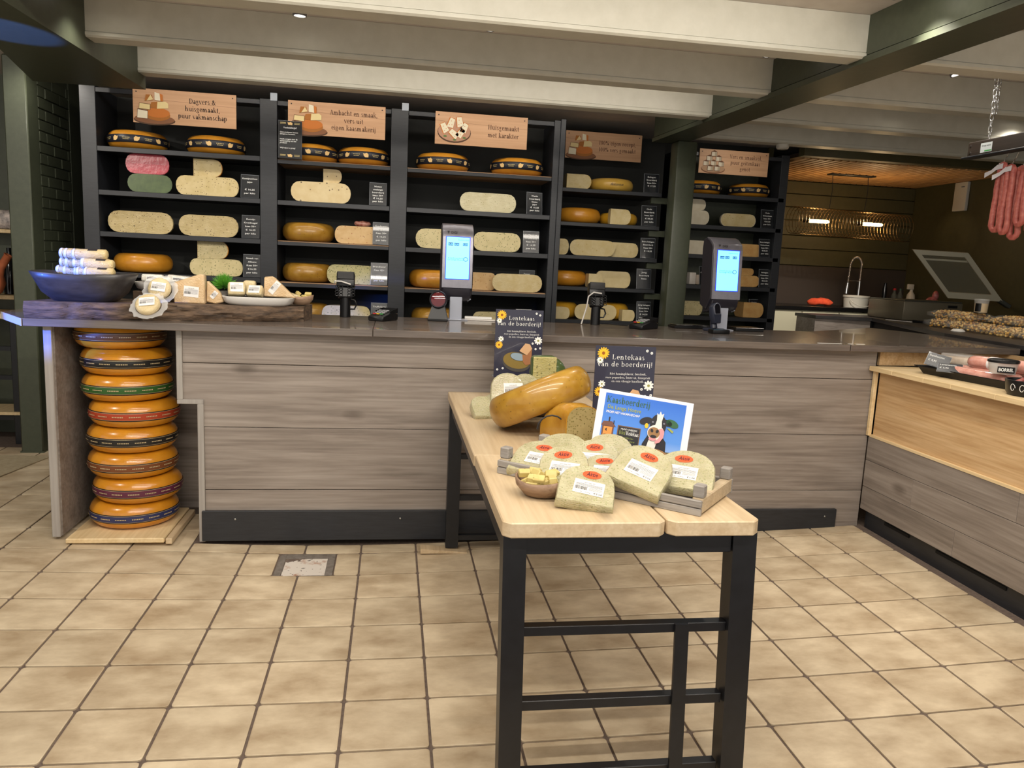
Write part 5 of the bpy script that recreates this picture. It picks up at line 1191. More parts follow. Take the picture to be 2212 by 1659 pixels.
# ---------------------------------------------------------------- devices
SILVER = noisy('silver_plastic', (126, 124, 132), (138, 136, 144), 30, rough=.3, bump=0, metal=.55); DARKSIDE = P('dark_plastic_shell', (40, 38, 46), .35); SCREEN = P('lit_screen', (120, 214, 250), .3, emit=1.5); SCRINK = P('screen_ink', (20, 74, 160), .4, emit=.25); SCRBLUE = P('screen_blue_edge', (24, 50, 220), .3, emit=1.2); RAWAL = P('pale_metal_post', (176, 180, 192), .3, .3); TRED = P('scanner_red_glass', (96, 14, 26), .08, coat=1)
def scale(label, x, y, rz, w=.185):
    t = thing('weighing_scale', label, 'scale', (x, y, ZC), (0, 0, rz), 'weighing scales on the counter')
    z0, z1 = .135, .558; M = Matrix.Translation((0, 0, 0)) @ Matrix.Rotation(-.05, 4, 'X')
    MX = M @ Matrix(((0, 0, 1, 0), (1, 0, 0, 0), (0, 1, 0, 0), (0, 0, 0, 1)))
    side = [(0, z0+.06), (.0, z1-.075), (.012, z1-.045), (.05, z1-.012), (.085, z1), (.12, z1-.01), (.13, z1-.06), (.13, z0+.02), (.06, z0-.01)]
    B().prism(side, -w/2, w/2, MX, .006).build('shell', DARKSIDE, t, smooth=40)
    front = [(-.006, z0+.052), (-.006, z1-.080), (.004, z1-.042), (.048, z1-.008), (.085, z1+.003), (.085, z1-.006), (.05, z1-.016), (.012, z1-.05), (.002, z1-.08), (.002, z0+.052)]
    B().prism(front, -w/2+.004, w/2-.004, MX, .0015).build('bezel', SILVER, t, smooth=40)
    chin = [(-.006, z0+.051), (.006, z0+.01), (.03, z0-.02), (.11, z0-.03), (.11, z0+.051)]; B().prism(chin, -w/2+.012, w/2-.012, MX, .004).build('chin', DARKSIDE, t, smooth=40)
    sw, s0, s1 = w*.36, z0+.105, z0+.342
    f = Flat(); f.rect(-sw-.004, sw+.004, s0-.004, s1+.004, SCRBLUE, 0); f.rect(-sw, sw, s0, s1, SCREEN, 1)
    for u in (-.042, -.008, .042): f.rect(u-.014, u+.014, s1-.048, s1-.032, SCRINK, 2); f.text('0,00', u, s1-.045, .010, SCREEN, 3, width=.024)
    f.text('Kaasboerderij', .03, s1-.018, .008, SCRINK, 2, width=.06); f.text('Kaasboerderij', -.012, s1-.122, .007, SCRINK, 2, width=.085); f.text('De Lange Hoeve', -.012, s1-.132, .008, SCRINK, 2, width=.09); f.ell(.046, s1-.124, .014, .012, SCRINK, 2, 14); f.ell(.046, s1-.124, .011, .009, SCREEN, 3, 14)
    f.build('screen', t, M=M @ Matrix.Translation((0, -.0075, 0)))
    g = Flat(); g.text('DIGI', -sw*.35, s1+.020, .013, DARKINK, 0, bold=.02); g.poly([(-sw*.95, s1+.034), (-sw*.75, s1+.034), (-sw*.85, s1+.018)], DARKINK, 0); g.build('maker_mark', t, M=M @ Matrix.Translation((0, -.0075, 0)))
    B().box(-.036, .036, .02, .075, 0, z0+.02, .003).build('post', RAWAL, t); B().box(-.07, .07, .0, .11, 0, .006, .002).build('foot', RAWAL, t)
    B().tube([(.05, .05, z0-.01), (.07, .04, z0-.02), (.085, .03, z0-.01)], .004, 6).build('bracket', RAWAL, t)
def devices():
    scale('silver weighing scale with lit cyan screen in the middle of the counter', 1.842, .80, -.0)
    scale('silver weighing scale with lit cyan screen near the green column', 3.455, .72, .12, .20)
    def card_stand(label, x, y, cable):
        t = thing('card_reader', label, 'card reader', (x, y, ZC), (0, 0, 0), 'card readers on stands')
        B().cyl((0, 0, .001), (0, 0, .145), .030, .027, 18).build('post', BLACKPL, t, smooth=True)
        M = Matrix.Translation((0, -.01, .155)) @ Matrix.Rotation(-.25, 4, 'X')
        b = B(); b.box(-.050, .050, -.012, .045, .015, .10, .010, M, 2); b.build('reader_body', BLACKPL, t, smooth=40)
        b = B(); b.box(-.047, .047, -.018, -.012, .055, .099, .003, M); b.build('reader_cap', P('black_gloss', (26, 26, 30), .15, coat=.6), t)
        b = B()
        for i in range(5):
            for j in range(4):
                if abs(i-2) < 1: continue
                u = -.045+i*.0225; v = -.035+j*.016; b.tube([M @ Vector((u+.0095*math.cos(q), -.02, v+.008*math.sin(q))) for q in [k*PI/3 for k in range(6)]], .002, 5, True)
        o = b.build('mesh_guard', BLACKPL, t); o['kind'] = 'stuff'
        B().box(-.040, .040, -.015, .035, -.048, .012, .006, M).build('cradle', BLACKPL, t)
        b = B(); b.tube([(.028, 0, .10), (.052, 0, .095), (.062, 0, .07), (.05, 0, .045), (.026, 0, .045)], .005, 7); b.build('cable_loop', BLACKPL, t, smooth=True)
        if cable:
            b = B(); b.tube([(.02, -.035, .19), (-.03, -.04, .195), (-.058, -.03, .17), (-.062, -.02, .11), (-.075, -.02, .06), (-.09, -.02, .003)], .0045, 7); b.build('cable', P('white_cable', (210, 206, 200), .4), t, smooth=True)
        else:
            b = B(); b.tube([(.03, -.035, .185), (-.02, -.04, .20), (-.056, -.03, .20), (-.06, -.02, .19)], .004, 7); b.build('cable', P('white_cable', (210, 206, 200), .4), t, smooth=True)
    card_stand('black card reader on a stand in front of the second bay', 1.213, .78, False)
    card_stand('black card reader on a stand with a white cable before the fourth bay', 2.690, .85, True)
    def terminal(label, x, y, rz, s=1.0):
        t = thing('payment_terminal', label, 'payment terminal', (x, y, ZC), (0, 0, rz), 'payment terminals on the counter')
        MX = Matrix(((0, 0, 1, 0), (1, 0, 0, 0), (0, 1, 0, 0), (0, 0, 0, 1)))
        B().prism([(-.08, 0), (.09, 0), (.09, .035), (.03, .052), (-.08, .026)], -.047, .047, MX, .005).build('body', BLACKPL, t, smooth=40)
        b = B(); b.prism([(.0, .045), (.085, .040), (.085, .066), (.0, .052)], -.047, -.043, MX); b.prism([(.0, .045), (.085, .040), (.085, .066), (.0, .052)], .043, .047, MX); b.prism([(.08, .040), (.085, .040), (.085, .066), (.08, .066)], -.047, .047, MX); b.build('keypad_shield', BLACKPL, t)
        cols = [P('key_grey', (150, 150, 152), .5), P('key_red', (190, 40, 40), .5), P('key_yellow', (210, 170, 40), .5), P('key_green', (60, 140, 70), .5)]
        for r_ in range(4):
            for c in range(3):
                m = cols[0] if r_ > 0 else cols[1+c]
                yy = -.055+r_*.022; B().box(-.028+c*.022, -.012+c*.022, yy-.006, yy+.006, .030+(yy+.08)*.236, .036+(yy+.08)*.236, .001).build('key', m, t)
    terminal('small black payment terminal beside the first card reader stand', 1.425, .62, -.5)
    terminal('flat black payment terminal with a shielded keypad near the second poster', 2.93, .66, -.9)
    t = thing('terminal_cable', 'thin black cable of the payment terminal near the second poster', 'cable', (2.85, .70, ZC)); B().tube([(0, 0, .012), (-.03, .01, .012), (-.08, .03, .014), (-.15, .06, .02)], .003, 6).build('cable', BLACKPL, t)
    # scanners
    t = thing('barcode_scanner', 'black barcode scanner with a round red window beside the first scale', 'scanner', (1.735, .73, ZC), (0, 0, -.12))
    b = B(); b.prism([(-.057, -.04), (.057, -.04), (.057, .05), (-.057, .05)], 0, .012, None, .003); vs = [(-.055, -.038, .012), (.055, -.038, .012), (.055, .045, .012), (-.055, .045, .012), (-.034, -.02, .09), (.034, -.02, .09), (.034, .04, .09), (-.034, .04, .09)]
    b.add(vs, [(0, 1, 5, 4), (1, 2, 6, 5), (2, 3, 7, 6), (3, 0, 4, 7), (4, 5, 6, 7)]); b.build('base', BLACKPL, t)
    MS = Matrix.Translation((0, .0, .118)) @ Matrix.Rotation(PI/2-.15, 4, 'X')
    b = B(); b.lathe([(0, -.05), (.036, -.05), (.048, -.02), (.050, .03), (.046, .04), (.041, .036)], 28, MS); b.build('head', DARKSIDE, t, smooth=40)
    b = B(); b.lathe([(0, .037), (.025, .036), (.042, .033)], 28, MS); b.build('window', TRED, t, smooth=True)
    t = thing('barcode_scanner', 'upright dark blue barcode scanner left of the second scale', 'scanner', (3.375, .66, ZC), (0, 0, .5))
    SB = P('blue_grey_plastic', (44, 48, 62), .35)
    B().box(-.05, .05, -.035, .055, 0, .018, .006, None, 2).build('base', SB, t, smooth=40); B().cyl((0, .01, .018), (0, .02, .06), .022, .018, 14).build('neck', SB, t, smooth=True)
    M = Matrix.Translation((0, .0, .045)) @ Matrix.Rotation(-.18, 4, 'X')
    out = [(-.028, 0), (.028, 0), (.034, .05), (.034, .095)]+[(.034*math.cos(a), .095+.026*math.sin(a)) for a in [PI*i/8 for i in range(1, 8)]]+[(-.034, .095), (-.034, .05)]
    B().prism(out, -.02, .015, M @ Matrix(((1, 0, 0, 0), (0, 0, 1, 0), (0, 1, 0, 0), (0, 0, 0, 1))), .004).build('body', SB, t, smooth=40)
    b = B(); b.tube([M @ Vector((x*.86, -.021, z)) for x, z in [(-.03, .055), (.03, .055), (.032, .095)]+[(.032*math.cos(a), .095+.024*math.sin(a)) for a in [PI*i/8 for i in range(1, 8)]]+[(-.032, .095)]], .003, 6, True); b.build('window_rim', P('grey_rim', (96, 98, 108), .3), t, smooth=True)
    f = Flat(); f.poly([(x*.8, z) for x, z in [(-.03, .058), (.03, .058), (.032, .095)]+[(.032*math.cos(a), .095+.022*math.sin(a)) for a in [PI*i/8 for i in range(1, 8)]]+[(-.032, .095)]], P('scan_window', (20, 20, 28), .05, coat=1)); f.build('window', t, M=M @ Matrix.Translation((0, -.0215, 0)))
    t = thing('black_puck', 'small flat black box in front of the second scale', 'box', (3.33, .50, ZC), (0, 0, .15)); B().box(-.055, .055, -.03, .03, 0, .024, .005, None, 2).build('box', BLACKPL, t, smooth=40)
    t = thing('scale_tray', 'flat black and chrome tray behind the second scanner', 'tray', (3.30, .955-.1, ZC), (0, 0, .05)); B().box(-.13, .12, -.06, .05, 0, .016, .004).build('base', BLACKPL, t); B().box(-.12, .11, -.055, .045, .016, .022, .002).build('plate', P('chrome', (186, 184, 180), .15, 1), t)
    t = thing('scale_plate', 'steel weighing plate right of the second scale', 'tray', (3.62, .80, ZC), (0, 0, .1)); B().box(-.09, .10, -.07, .07, 0, .016, .003).build('base', BLACKPL, t); B().box(-.09, .10, -.07, .07, .017, .022, .002).build('plate', P('chrome', (186, 184, 180), .15, 1), t)
    t = thing('paper_tray', 'white paper holder behind the first scale', 'tray', (1.99, .86, ZC), (0, 0, -.1)); B().box(-.09, .09, -.03, .03, 0, .008, .002).build('tray', P('white_tray', (216, 210, 204), .4), t); B().box(-.09, .07, -.02, .03, .009, .022, .002).build('paper', PAPER, t)
    t = thing('tape_strip', 'torn white tape strip stuck on the worktop near the right end', 'tape', (3.80, .10, ZC), (0, 0, .06)); b = B(); b.box(-.09, .05, -.006, .006, 0, .0012); b.box(.09, .12, -.004, .004, 0, .0012); b.box(.14, .19, -.005, .004, 0, .0012); b.build('tape', PAPER, t)
devices()
# ================================================================ RIGHT: MEAT DISPLAY
MXY = Matrix(((1, 0, 0, 0), (0, 0, 1, 0), (0, 1, 0, 0), (0, 0, 0, 1)))
def meat_display():
    t = thing('display_cabinet', 'low display cabinet of grey planks and pine below the meat trays', 'cabinet', (4.07, .1, 0))
    def bx(n, x0, x1, y0, y1, z0, z1, m, bev=.002): return B().box(x0-4.07, x1-4.07, y0-.1, y1-.1, z0, z1, bev).build(n, m, t)
    bx('core', 4.13, 4.78, -2.6, .10, .04, .93, DARKBACK, 0)
    bx('plinth', 4.105, 4.13, -2.6, .095, .045, .175, BLACKWOOD)
    for y0, y1 in ((-.28, -.08), (-.92, -.48), (-1.6, -1.15)): bx('vent_slot', 4.100, 4.106, y0, y1, .135, .150, P('slot_black', (6, 6, 6), .8), 0)
    rows = [(.172, .300, (-.62, -1.9)), (.302, .448, (-.30, -1.35)), (.450, .580, (-.95, -2.0))]
    for z0, z1, js in rows:
        ys = [.10]+list(js)+[-2.6]
        for a, c in zip(ys[:-1], ys[1:]): bx('plank', 4.07, 4.10, c+.001, a-.001, z0, z1, GREYPLANKY, .001)
    bx('pine_panel', 4.085, 4.115, -2.6, .085, .583, .938, PINE, 0)
    bx('pine_edge', 4.068, 4.09, -2.6, .09, .580, .592, PALEEDGE, 0)
    bx('pine_strip', 4.058, 4.078, .086, .108, .585, .942, PALEEDGE, .002)
    ys = [.105, -.09, -.33, -.52, -.79, -1.05, -1.32, -1.6, -1.9, -2.25, -2.6]
    for a, c in zip(ys[:-1], ys[1:]): bx('shelf_board', 4.03, 4.80, c+.0008, a-.0008, .942, .967, PALEEDGE, .002)
    b = B(); b.prism([(4.10, .125), (4.92, .235), (4.92, .255), (4.10, .145)], .968, 1.044, Matrix.Translation((-4.07, -.1, 0))); b.build('back_board', PINE, t)
    b = B(); b.prism([(4.92, .05), (4.95, .05), (4.95, .25), (4.92, .25)], .968, 1.044, Matrix.Translation((-4.07, -.1, 0))); b.build('end_board', PINE, t)
meat_display()
ZM = .9685
PINKM = noisy('pink_sausage', (204, 136, 120), (232, 178, 162), 24, rough=.25, coat=.8, bump=.5, bscale=18, bdist=.008)
FILM = P('clear_wrap', (236, 236, 234), .08, alpha=.30, coat=.8)
def meats():
    t = thing('meat_tray', 'long black plastic tray of sausages on the pine shelf', 'tray', (4.30, -.42, ZM), (0, 0, .10))
    b = B(); rx, ry = .135, .30
    for s0, s1, z0, z1 in ((.90, .90, .0, .004),): b.box(-rx*s0, rx*s0, -ry*s1, ry*s1, z0, z1)
    def ring(s, z): return [(-rx*s, -ry*s, z), (rx*s, -ry*s, z), (rx*s, ry*s, z), (-rx*s, ry*s, z)]
    v = ring(.9, 0)+ring(1.0, .036)+ring(1.05, .038)+ring(1.05, .034)+ring(.985, .034)+ring(.89, .004)
    b.add(v, [(q*4+i, q*4+(i+1) % 4, (q+1)*4+(i+1) % 4, (q+1)*4+i) for q in range(5) for i in range(4)]); b.build('tray', BLACKPL, t)
    def sausage(label, p0, p1, r, band=True):
        p0, p1 = Vector(p0), Vector(p1); d = (p1-p0); L = d.length; M = Matrix.Translation(p0) @ d.to_track_quat('Z', 'Y').to_matrix().to_4x4()
        prof = [(0, -.012), (r*.35, -.010), (r*.7, .0), (r*.95, .018), (r, .05), (r, L-.05), (r*.93, L-.02), (r*.6, L-.004), (0, L)]
        b = B(); b.lathe(prof, 20, M); o = b.build('liver_sausage', PINKM, smooth=180); tag(o, label, 'sausage', 'pink sausages in the black tray')
        if band: q = B(); q.lathe([(r*1.015, L*.30), (r*1.02, L*.40), (r*1.015, L*.48)], 20, M); q.build('paper_band', PAPER, o, smooth=True)
    sausage('thick pink sausage with a white paper band lying on others', (4.29, -.31, ZM+.085), (4.36, -.66, ZM+.092), .032)
    sausage('pink sausage lying in the tray in front of the banded one', (4.195, -.28, ZM+.036), (4.23, -.62, ZM+.036), .026, False)
    sausage('pink sausage at the back of the black tray', (4.385, -.22, ZM+.040), (4.41, -.58, ZM+.040), .028, False)
    sausage('pink sausage under the banded one', (4.29, -.24, ZM+.036), (4.32, -.60, ZM+.036), .026, False)
    def clear_pack(label, pos, dims, rz, inner):
        t = thing('clear_meat_pack', label, 'pack', pos, (0, 0, rz), 'clear packs of sliced meat')
        b = B(); b.box(-dims[0]/2, dims[0]/2, -dims[1]/2, dims[1]/2, 0, dims[2], .008, None, 2); b.noise(.004, dims[0]*9, 20); b.build('film', FILM, t, smooth=60)
        b = B(); b.box(-dims[0]*.42, dims[0]*.42, -dims[1]*.42, dims[1]*.42, .004, dims[2]*.7, .006); b.noise(.004, 3, 40); b.build('meat', inner, t, smooth=60)
        B().box(-dims[0]*.30, dims[0]*.1, -dims[1]*.44, -dims[1]*.425, dims[2]*.2, dims[2]*.6).build('label', PAPER, t)
    SL1 = noisy('sliced_meat', (188, 150, 110), (226, 206, 176), 30, rough=.4)
    clear_pack('clear pack of sliced meat behind the first meat price card', (4.40, -.12, ZM+.045), (.14, .15, .055), .2, SL1)
    clear_pack('clear pack of sliced meat at the back near the worktop', (4.52, -.30, ZM+.001), (.16, .22, .075), .1, SL1)
    def mcard(label, M, lines):
        t = thing('price_card', label, 'price card', M=M, group='price cards among the meat'); B().box(-.052, .052, 0, .002, -.034, .034, .0005).build('card', CARDB, t); B().box(-.054, .054, .002, .004, -.036, .036).build('holder', ACRYL, t)
        f = Flat(); 
        for i, s in enumerate(lines): f.text(s, -.044, .014-.026*i, .011, WHITEINK, 2, align='L', bold=.01)
        f.build('lettering', t)
    mcard('tilted black price card at the front corner of the meat tray', Matrix.Translation((4.205, -.19, ZM+.070)) @ Matrix.Rotation(math.radians(-42), 4, 'Z') @ Matrix.Rotation(-.5, 4, 'X') @ Matrix.Rotation(.22, 4, 'Y'), ['Rookworst', '€ 4,95'])
    mcard('flat lying black price card on the tray rim', Matrix.Translation((4.165, -.33, ZM+.052)) @ Matrix.Rotation(math.radians(-42), 4, 'Z') @ Matrix.Rotation(-1.05, 4, 'X'), ['Leverworst', '€ 3,95'])
    t = thing('snack_tub', 'clear tub with black lid and lettered label among the sausages', 'tub', (4.215, -.60, ZM+.065), (0, 0, -.5))
    B().lathe([(0, 0), (.052, 0), (.060, .05), (0, .05)], 24).build('tub', P('tub_clear', (210, 206, 200), .1, alpha=.55), t, smooth=40); B().lathe([(0, .050), (.064, .050), (.064, .060), (.056, .064), (0, .062)], 24).build('lid', BLACKPL, t, smooth=40)
    f = Flat(); f.rect(-.034, .034, .008, .036, BLACKPL, 0); f.text('BORREL', 0, .015, .015, WHITEINK, 1, width=.058, bold=.02); f.build('label', t, loc=(0, -.0605, .0))
    t = thing('patterned_bowl', 'black bowl with white paisley pattern holding dried sausages', 'bowl', (4.165, -.82, ZM), (0, 0, 0))
    B().lathe([(0, 0), (.080, 0), (.088, .012), (.096, .065), (.090, .066), (.082, .016), (0, .012)], 32).build('bowl', BLACKPL, t, smooth=40)
    WL = P('white_glaze', (222, 220, 216), .5); b = B()
    for i in range(9):
        a0 = PI+.1+i*.42
        def pt(u, v): 
            a = a0+u/.094; rr = .0905+(v/.065)*.0075; return (rr*math.cos(a), rr*math.sin(a), v)
        b.tube([pt(.012*math.cos(q)*(1-.5*(q/6)), .034+.018*math.sin(q)*(1-.4*q/6)) for q in [k*.5 for k in range(13)]], .0013, 5)
    g = b.build('paisley', WL, t); g['kind'] = 'stuff'
    r = random.Random(6)
    RD = noisy('dried_sausage', (120, 42, 34), (176, 92, 74), 30, rough=.4)
    for i in range(9):
        a = r.uniform(0, 6.28); q = Vector((4.165+.04*math.cos(a)*r.random(), -.82+.04*math.sin(a), ZM+.058+.014*(i // 4))); d = Vector((r.uniform(-1, 1), r.uniform(-1, 1), r.uniform(-.1, .5))).normalized()*.04
        b = B(); b.tube([q-d, q-d*.8, q, q+d*.8, q+d], [.004, .011, .0125, .011, .004], 10); o = b.build('dried_sausage', RD, smooth=180); tag(o, 'short dark red dried sausage in the paisley bowl', 'sausage', 'dried sausages in the patterned bowl')
    t = thing('meat_jar', 'clear jar with blue label at the right edge of the meat shelf', 'jar', (4.56, -.47, ZM)); B().lathe([(0, 0), (.045, 0), (.045, .11), (.04, .125), (0, .125)], 20).build('jar', P('tub_clear', (210, 206, 200), .1, alpha=.55), t, smooth=40); B().lathe([(.0458, .025), (.0458, .085)], 20).build('label', P('blue_label', (40, 58, 120), .5), t, smooth=True); B().lathe([(0, .125), (.044, .125), (.044, .14), (0, .14)], 20).build('lid', P('lid_white', (220, 220, 220), .4), t, smooth=40)
meats()

# ================================================================ HANGING SAUSAGES
CHROME = P('bright_chrome', (235, 235, 236), .25, 1)
def hanging():
    t = thing('hanging_rail', 'dark wooden rail hung on a chain carrying loops of dried sausage', 'rail', (4.50, .16, 2.07))
    B().box(-.012, .012, -1.3, 0, .02, .10, .004).build('beam', wood('dark_rail_wood', (34, 27, 22), (48, 39, 32), (60, 50, 42), 'Y', .5), t)
    B().box(-.05, .012, -1.3, -.005, .012, .02, .002).build('base_strip', BLACKWOOD, t)
    for z in (.045, .08): B().cyl((-.0145, -.02, z), (-.0115, -.02, z), .005, n=10).build('screw', CHROME, t)
    f = Flat(); f.rect(-.04, .04, 0, .048, P('sticker_silver', (190, 196, 196), .35), 0); f.text('Droge worst', 0, .030, .009, DARKINK, 1, width=.06); f.rect(-.01, .036, .004, .010, P('sticker_green', (70, 150, 80), .5), 1); f.build('sticker', t, M=Matrix.Translation((-.0128, -.135, .035)) @ Matrix.Rotation(-PI/2, 4, 'Z'))
    # chain
    c = thing('steel_chain', 'bright steel link chain from the ceiling down to the sausage rail', 'chain', (4.50, .03, 2.172))
    z = 0; k = 0
    me = None
    while z < .36:
        if me is None:
            b = B(); b.tube([(.008*math.cos(a), 0, .011*math.copysign(1, math.sin(a))*(abs(math.sin(a)) > 1e-6)+.008*math.sin(a)) for a in [2*PI*i/14 for i in range(14)]], .0022, 6, True); o = b.build('link', CHROME, c, smooth=180); me = o.data
        else: o = link('link', me, c)
        o.location = (0, 0, z+.018); o.rotation_euler = (0, 0, PI/2*(k % 2)+.5); z += .030; k += 1
    z = .12
    while z < .34:      # the doubled-back slack end
        o = link('link', me, c); o.location = (.014, -.006, z+.02); o.rotation_euler = (0, .1, PI/2*(k % 2)); z += .030; k += 1
    SM = noisy('dried_pink_sausage', (158, 70, 64), (200, 118, 104), 40, rough=.5, bump=.5, bdist=.004)
    r = random.Random(9)
    for i, (y, w, z0, z1, x) in enumerate(((-.075, .032, 1.70, 2.02, 4.515), (-.150, .026, 1.685, 2.0, 4.50), (-.185, .03, 1.66, 1.99, 4.53), (-.245, .03, 1.72, 1.98, 4.50), (-.29, .03, 1.69, 2.0, 4.53), (-.36, .03, 1.66, 1.99, 4.50), (-.43, .03, 1.70, 2.0, 4.52))):
        tt = thing('sausage_loop', 'pink dried sausage loop, %s from the left on the rail' % ('first', 'second', 'third', 'fourth', 'fifth', 'sixth', 'seventh')[i], 'sausage', (x, y, z0), (0, 0, r.uniform(-.15, .15)), 'sausage loops on the rail')
        H = z1-z0; pts = []
        for q in range(9): pts.append((0, w*(.55+.45*(1-q/8)), H*(1-q/8)*.9+.10*H*.0))
        arc = [(0, w*.0+w*math.cos(a), .02-.02*math.sin(a)) for a in [PI*j/6 for j in range(1, 6)]]
        left = [(0, w*(.16+.14*math.sin(PI*j/8)), H-(H-.03)*j/8) for j in range(9)]; right = [(0, -w*(.16+.14*math.sin(PI*j/8)), H-(H-.03)*j/8) for j in range(9)]
        left = [(p[0], .016+(w-.016)*(j/8)**1.2*.55, p[2]) for j, p in enumerate(left)]; right = [(p[0], -p2[1], p[2]) for p, p2 in zip(right, left)]
        bot = [(0, left[-1][1]*math.cos(a), .03-.025*math.sin(a)) for a in [PI*j/5 for j in range(1, 5)]]
        top = [(0, left[0][1]*math.cos(a), H+.014*math.sin(a)) for a in [PI*j/4 for j in range(3, 0, -1)]]
        path = left+bot+right[::-1]+top
        b = B(); b.tube([(p[0]+r.uniform(-.002, .002), p[1]+r.uniform(-.0015, .0015), p[2]) for p in path], .0145, 10, True); b.build('sausage', SM, tt, smooth=180)
        b = B(); b.tube([(.004, 0, H-.005), (.004, 0, H+.03), (0, -.012, H+.045), (-.008, -.03, H+.05), (-.01, -.045, H+.075)], .0022, 6); b.build('hook', CHROME, tt, smooth=True)
        if i in (0, 1):
            b = B(); b.add([(-.016, .02, H+.012), (-.016, -.02, H+.016), (-.018, .055, H-.01), (-.018, .05, H-.028), (-.018, .10, H-.02), (-.018, .098, H-.045), (-.016, -.018, H-.01), (-.016, .022, H-.012)], [(0, 1, 6, 7), (0, 7, 3, 2), (2, 3, 5, 4)]); b.build('paper_strap', P('white_strap', (222, 218, 222), .5), tt)
hanging()

# ================================================================ WORK TABLE BEHIND THE COUNTER
ZW = 1.1
def work_table():
    t = thing('work_table', 'dark angled work table behind the right end of the counter', 'table', (5.4, 1.2, 0))
    M = Matrix.Translation((-5.4, -1.2, 0))
    top = [(5.15, 2.62), (5.63, 2.53), (5.10, .93), (4.99, .20), (5.05, -.4), (6.2, -.4), (6.3, 1.8), (6.80, 2.2), (6.80, 2.98), (5.15, 2.98)]
    B().prism(top, ZW-.028, ZW, M, .002).build('top', noisy('anthracite_top', (46, 44, 44), (58, 55, 54), 10, rough=.35, bump=.03), t)
    ins = [(5.17, 2.65), (5.66, 2.56), (5.14, .96), (5.03, .22), (5.09, -.38), (6.16, -.38), (6.26, 1.82), (6.76, 2.22), (6.76, 2.95), (5.17, 2.95)]
    B().prism(ins, 0.02, ZW-.029, M).build('carcass', P('black_carcass', (18, 17, 18), .6), t)
    B().box(-.245, -.231, 1.44, 1.75, .6, ZW-.03).build('side_panel', GREYPLANK, t)
    B().prism([(5.155, 2.63), (5.63, 2.545), (5.63, 2.555), (5.16, 2.64)], .6, ZW-.03, M).build('front_panel', GREYPLANK, t)
work_table()
NUTM = None
def nuts():
    q = NT('mixed_nuts'); gm = q.n('ShaderNodeNewGeometry')
    c = q.ramp(gm.outputs['Random Per Island'], [(0, lin((200, 146, 80))), (.3, lin((232, 194, 122))), (.55, lin((246, 212, 138))), (.8, lin((236, 176, 60))), (1, lin((160, 104, 60)))]); q.l(c, q.b.inputs['Base Color']); q.b.inputs['Roughness'].default_value = .35; q.b.inputs['Coat Weight'].default_value = .6
    lay = [(5.60, 1.55, 0, .25, 'lower left bag of mixed nuts under a paler bag'), (5.56, 1.27, 0, -.05, 'lower bag of mixed nuts, second from the knife'), (5.50, 1.00, 0, .1, 'lower bag of mixed nuts with yellow pieces in the middle'), (5.46, .72, 0, -.1, 'lower bag of mixed nuts, third from the knife'), (5.42, .44, 0, .05, 'lower bag of nuts nearest the meat shelf'),
           (5.66, 1.60, .062, .1, 'upper left bag of pale nuts beside the knife'), (5.62, 1.33, .062, -.1, 'upper bag of pale nuts left of the jar'), (5.66, .98, .062, .15, 'upper bag of nuts right of the jar'), (5.62, .72, .062, -.05, 'upper bag of nuts at the right edge')]
    for i, (x, y, z, rz, lab) in enumerate(lay):
        t = thing('nut_bag', lab, 'bag of nuts', (x, y, ZW+.001+z), (0, 0, rz), 'bags of nuts on the work table')
        b = B(); r = random.Random(i+20)
        for k in range(150):
            u, v = r.uniform(-1, 1), r.uniform(-1, 1); hh = .062*(1-.55*max(abs(u), abs(v))**3); zz = r.uniform(.006, hh)
            if r.random() < .55: zz = hh
            b.ell((0, 0, 0), (r.uniform(.007, .012), r.uniform(.007, .010), r.uniform(.006, .009)), 6, 4, Matrix.Translation((u*.098, v*.108, zz)) @ Matrix.Rotation(r.uniform(0, 3), 4, 'Z') @ Matrix.Rotation(r.uniform(-.8, .8), 4, 'X'))
        b.build('nuts', q.m, t, smooth=180)['kind'] = 'stuff'
        b = B(); bmesh.ops.create_cube(b.bm, size=1); bmesh.ops.subdivide_edges(b.bm, edges=b.bm.edges, cuts=4, use_grid_fill=True)
        for w in b.bm.verts:
            c_ = w.co; e = max(abs(c_.x), abs(c_.y))*2; w.co = Vector((c_.x*.222, c_.y*.242, .034+c_.z*.070*(1-.6*e**4)))
        b.noise(.005, i, 30); b.build('bag_film', P('thin_bag_film', (240, 240, 236), .08, alpha=.12, coat=.6), t, smooth=180)
        B().box(-.05, .05, -.135, -.120, .024, .030, .002).build('bag_seal', FILM, t)
    t = thing('nut_jar', 'clear tub of yellow nuts with a black label on the bags', 'jar', (5.585, 1.22, ZW+.130))
    B().lathe([(0, .002), (.040, .002), (.043, .07), (0, .07)], 20).build('nuts', q.m, t, smooth=40); B().lathe([(.042, 0), (.046, .085), (.049, .088), (.049, .1), (0, .102)], 20).build('tub', FILM, t, smooth=40); B().lathe([(0, 0), (.044, 0), (.044, .006)], 20).build('foot', BLACKPL, t); B().lathe([(.0465, .012), (.0475, .07)], 20, None, PI*1.0, PI*1.28).build('label', BLACKPL, t)
    t = thing('bread_knife', 'white bladed knife with black handle lying on the work table', 'knife', (5.70, 2.08, ZW+.001), (0, 0, -1.2)); B().prism([(-.24, -.012), (.0, -.016), (.0, .016), (-.22, .016)], 0, .004).build('blade', P('white_blade', (216, 214, 210), .25), t); B().box(0, .14, -.014, .014, 0, .02, .006, None, 2).build('handle', BLACKPL, t, smooth=40)
    t = thing('white_scoop', 'small white dish on the dark edge beside the nut bags', 'dish', (5.38, 1.16, ZW+.001)); B().lathe([(0, .018), (.03, .016), (.045, .004), (.046, 0), (0, 0)], 20).build('dish', P('white_dish', (230, 226, 218), .4), t, smooth=True)
nuts()
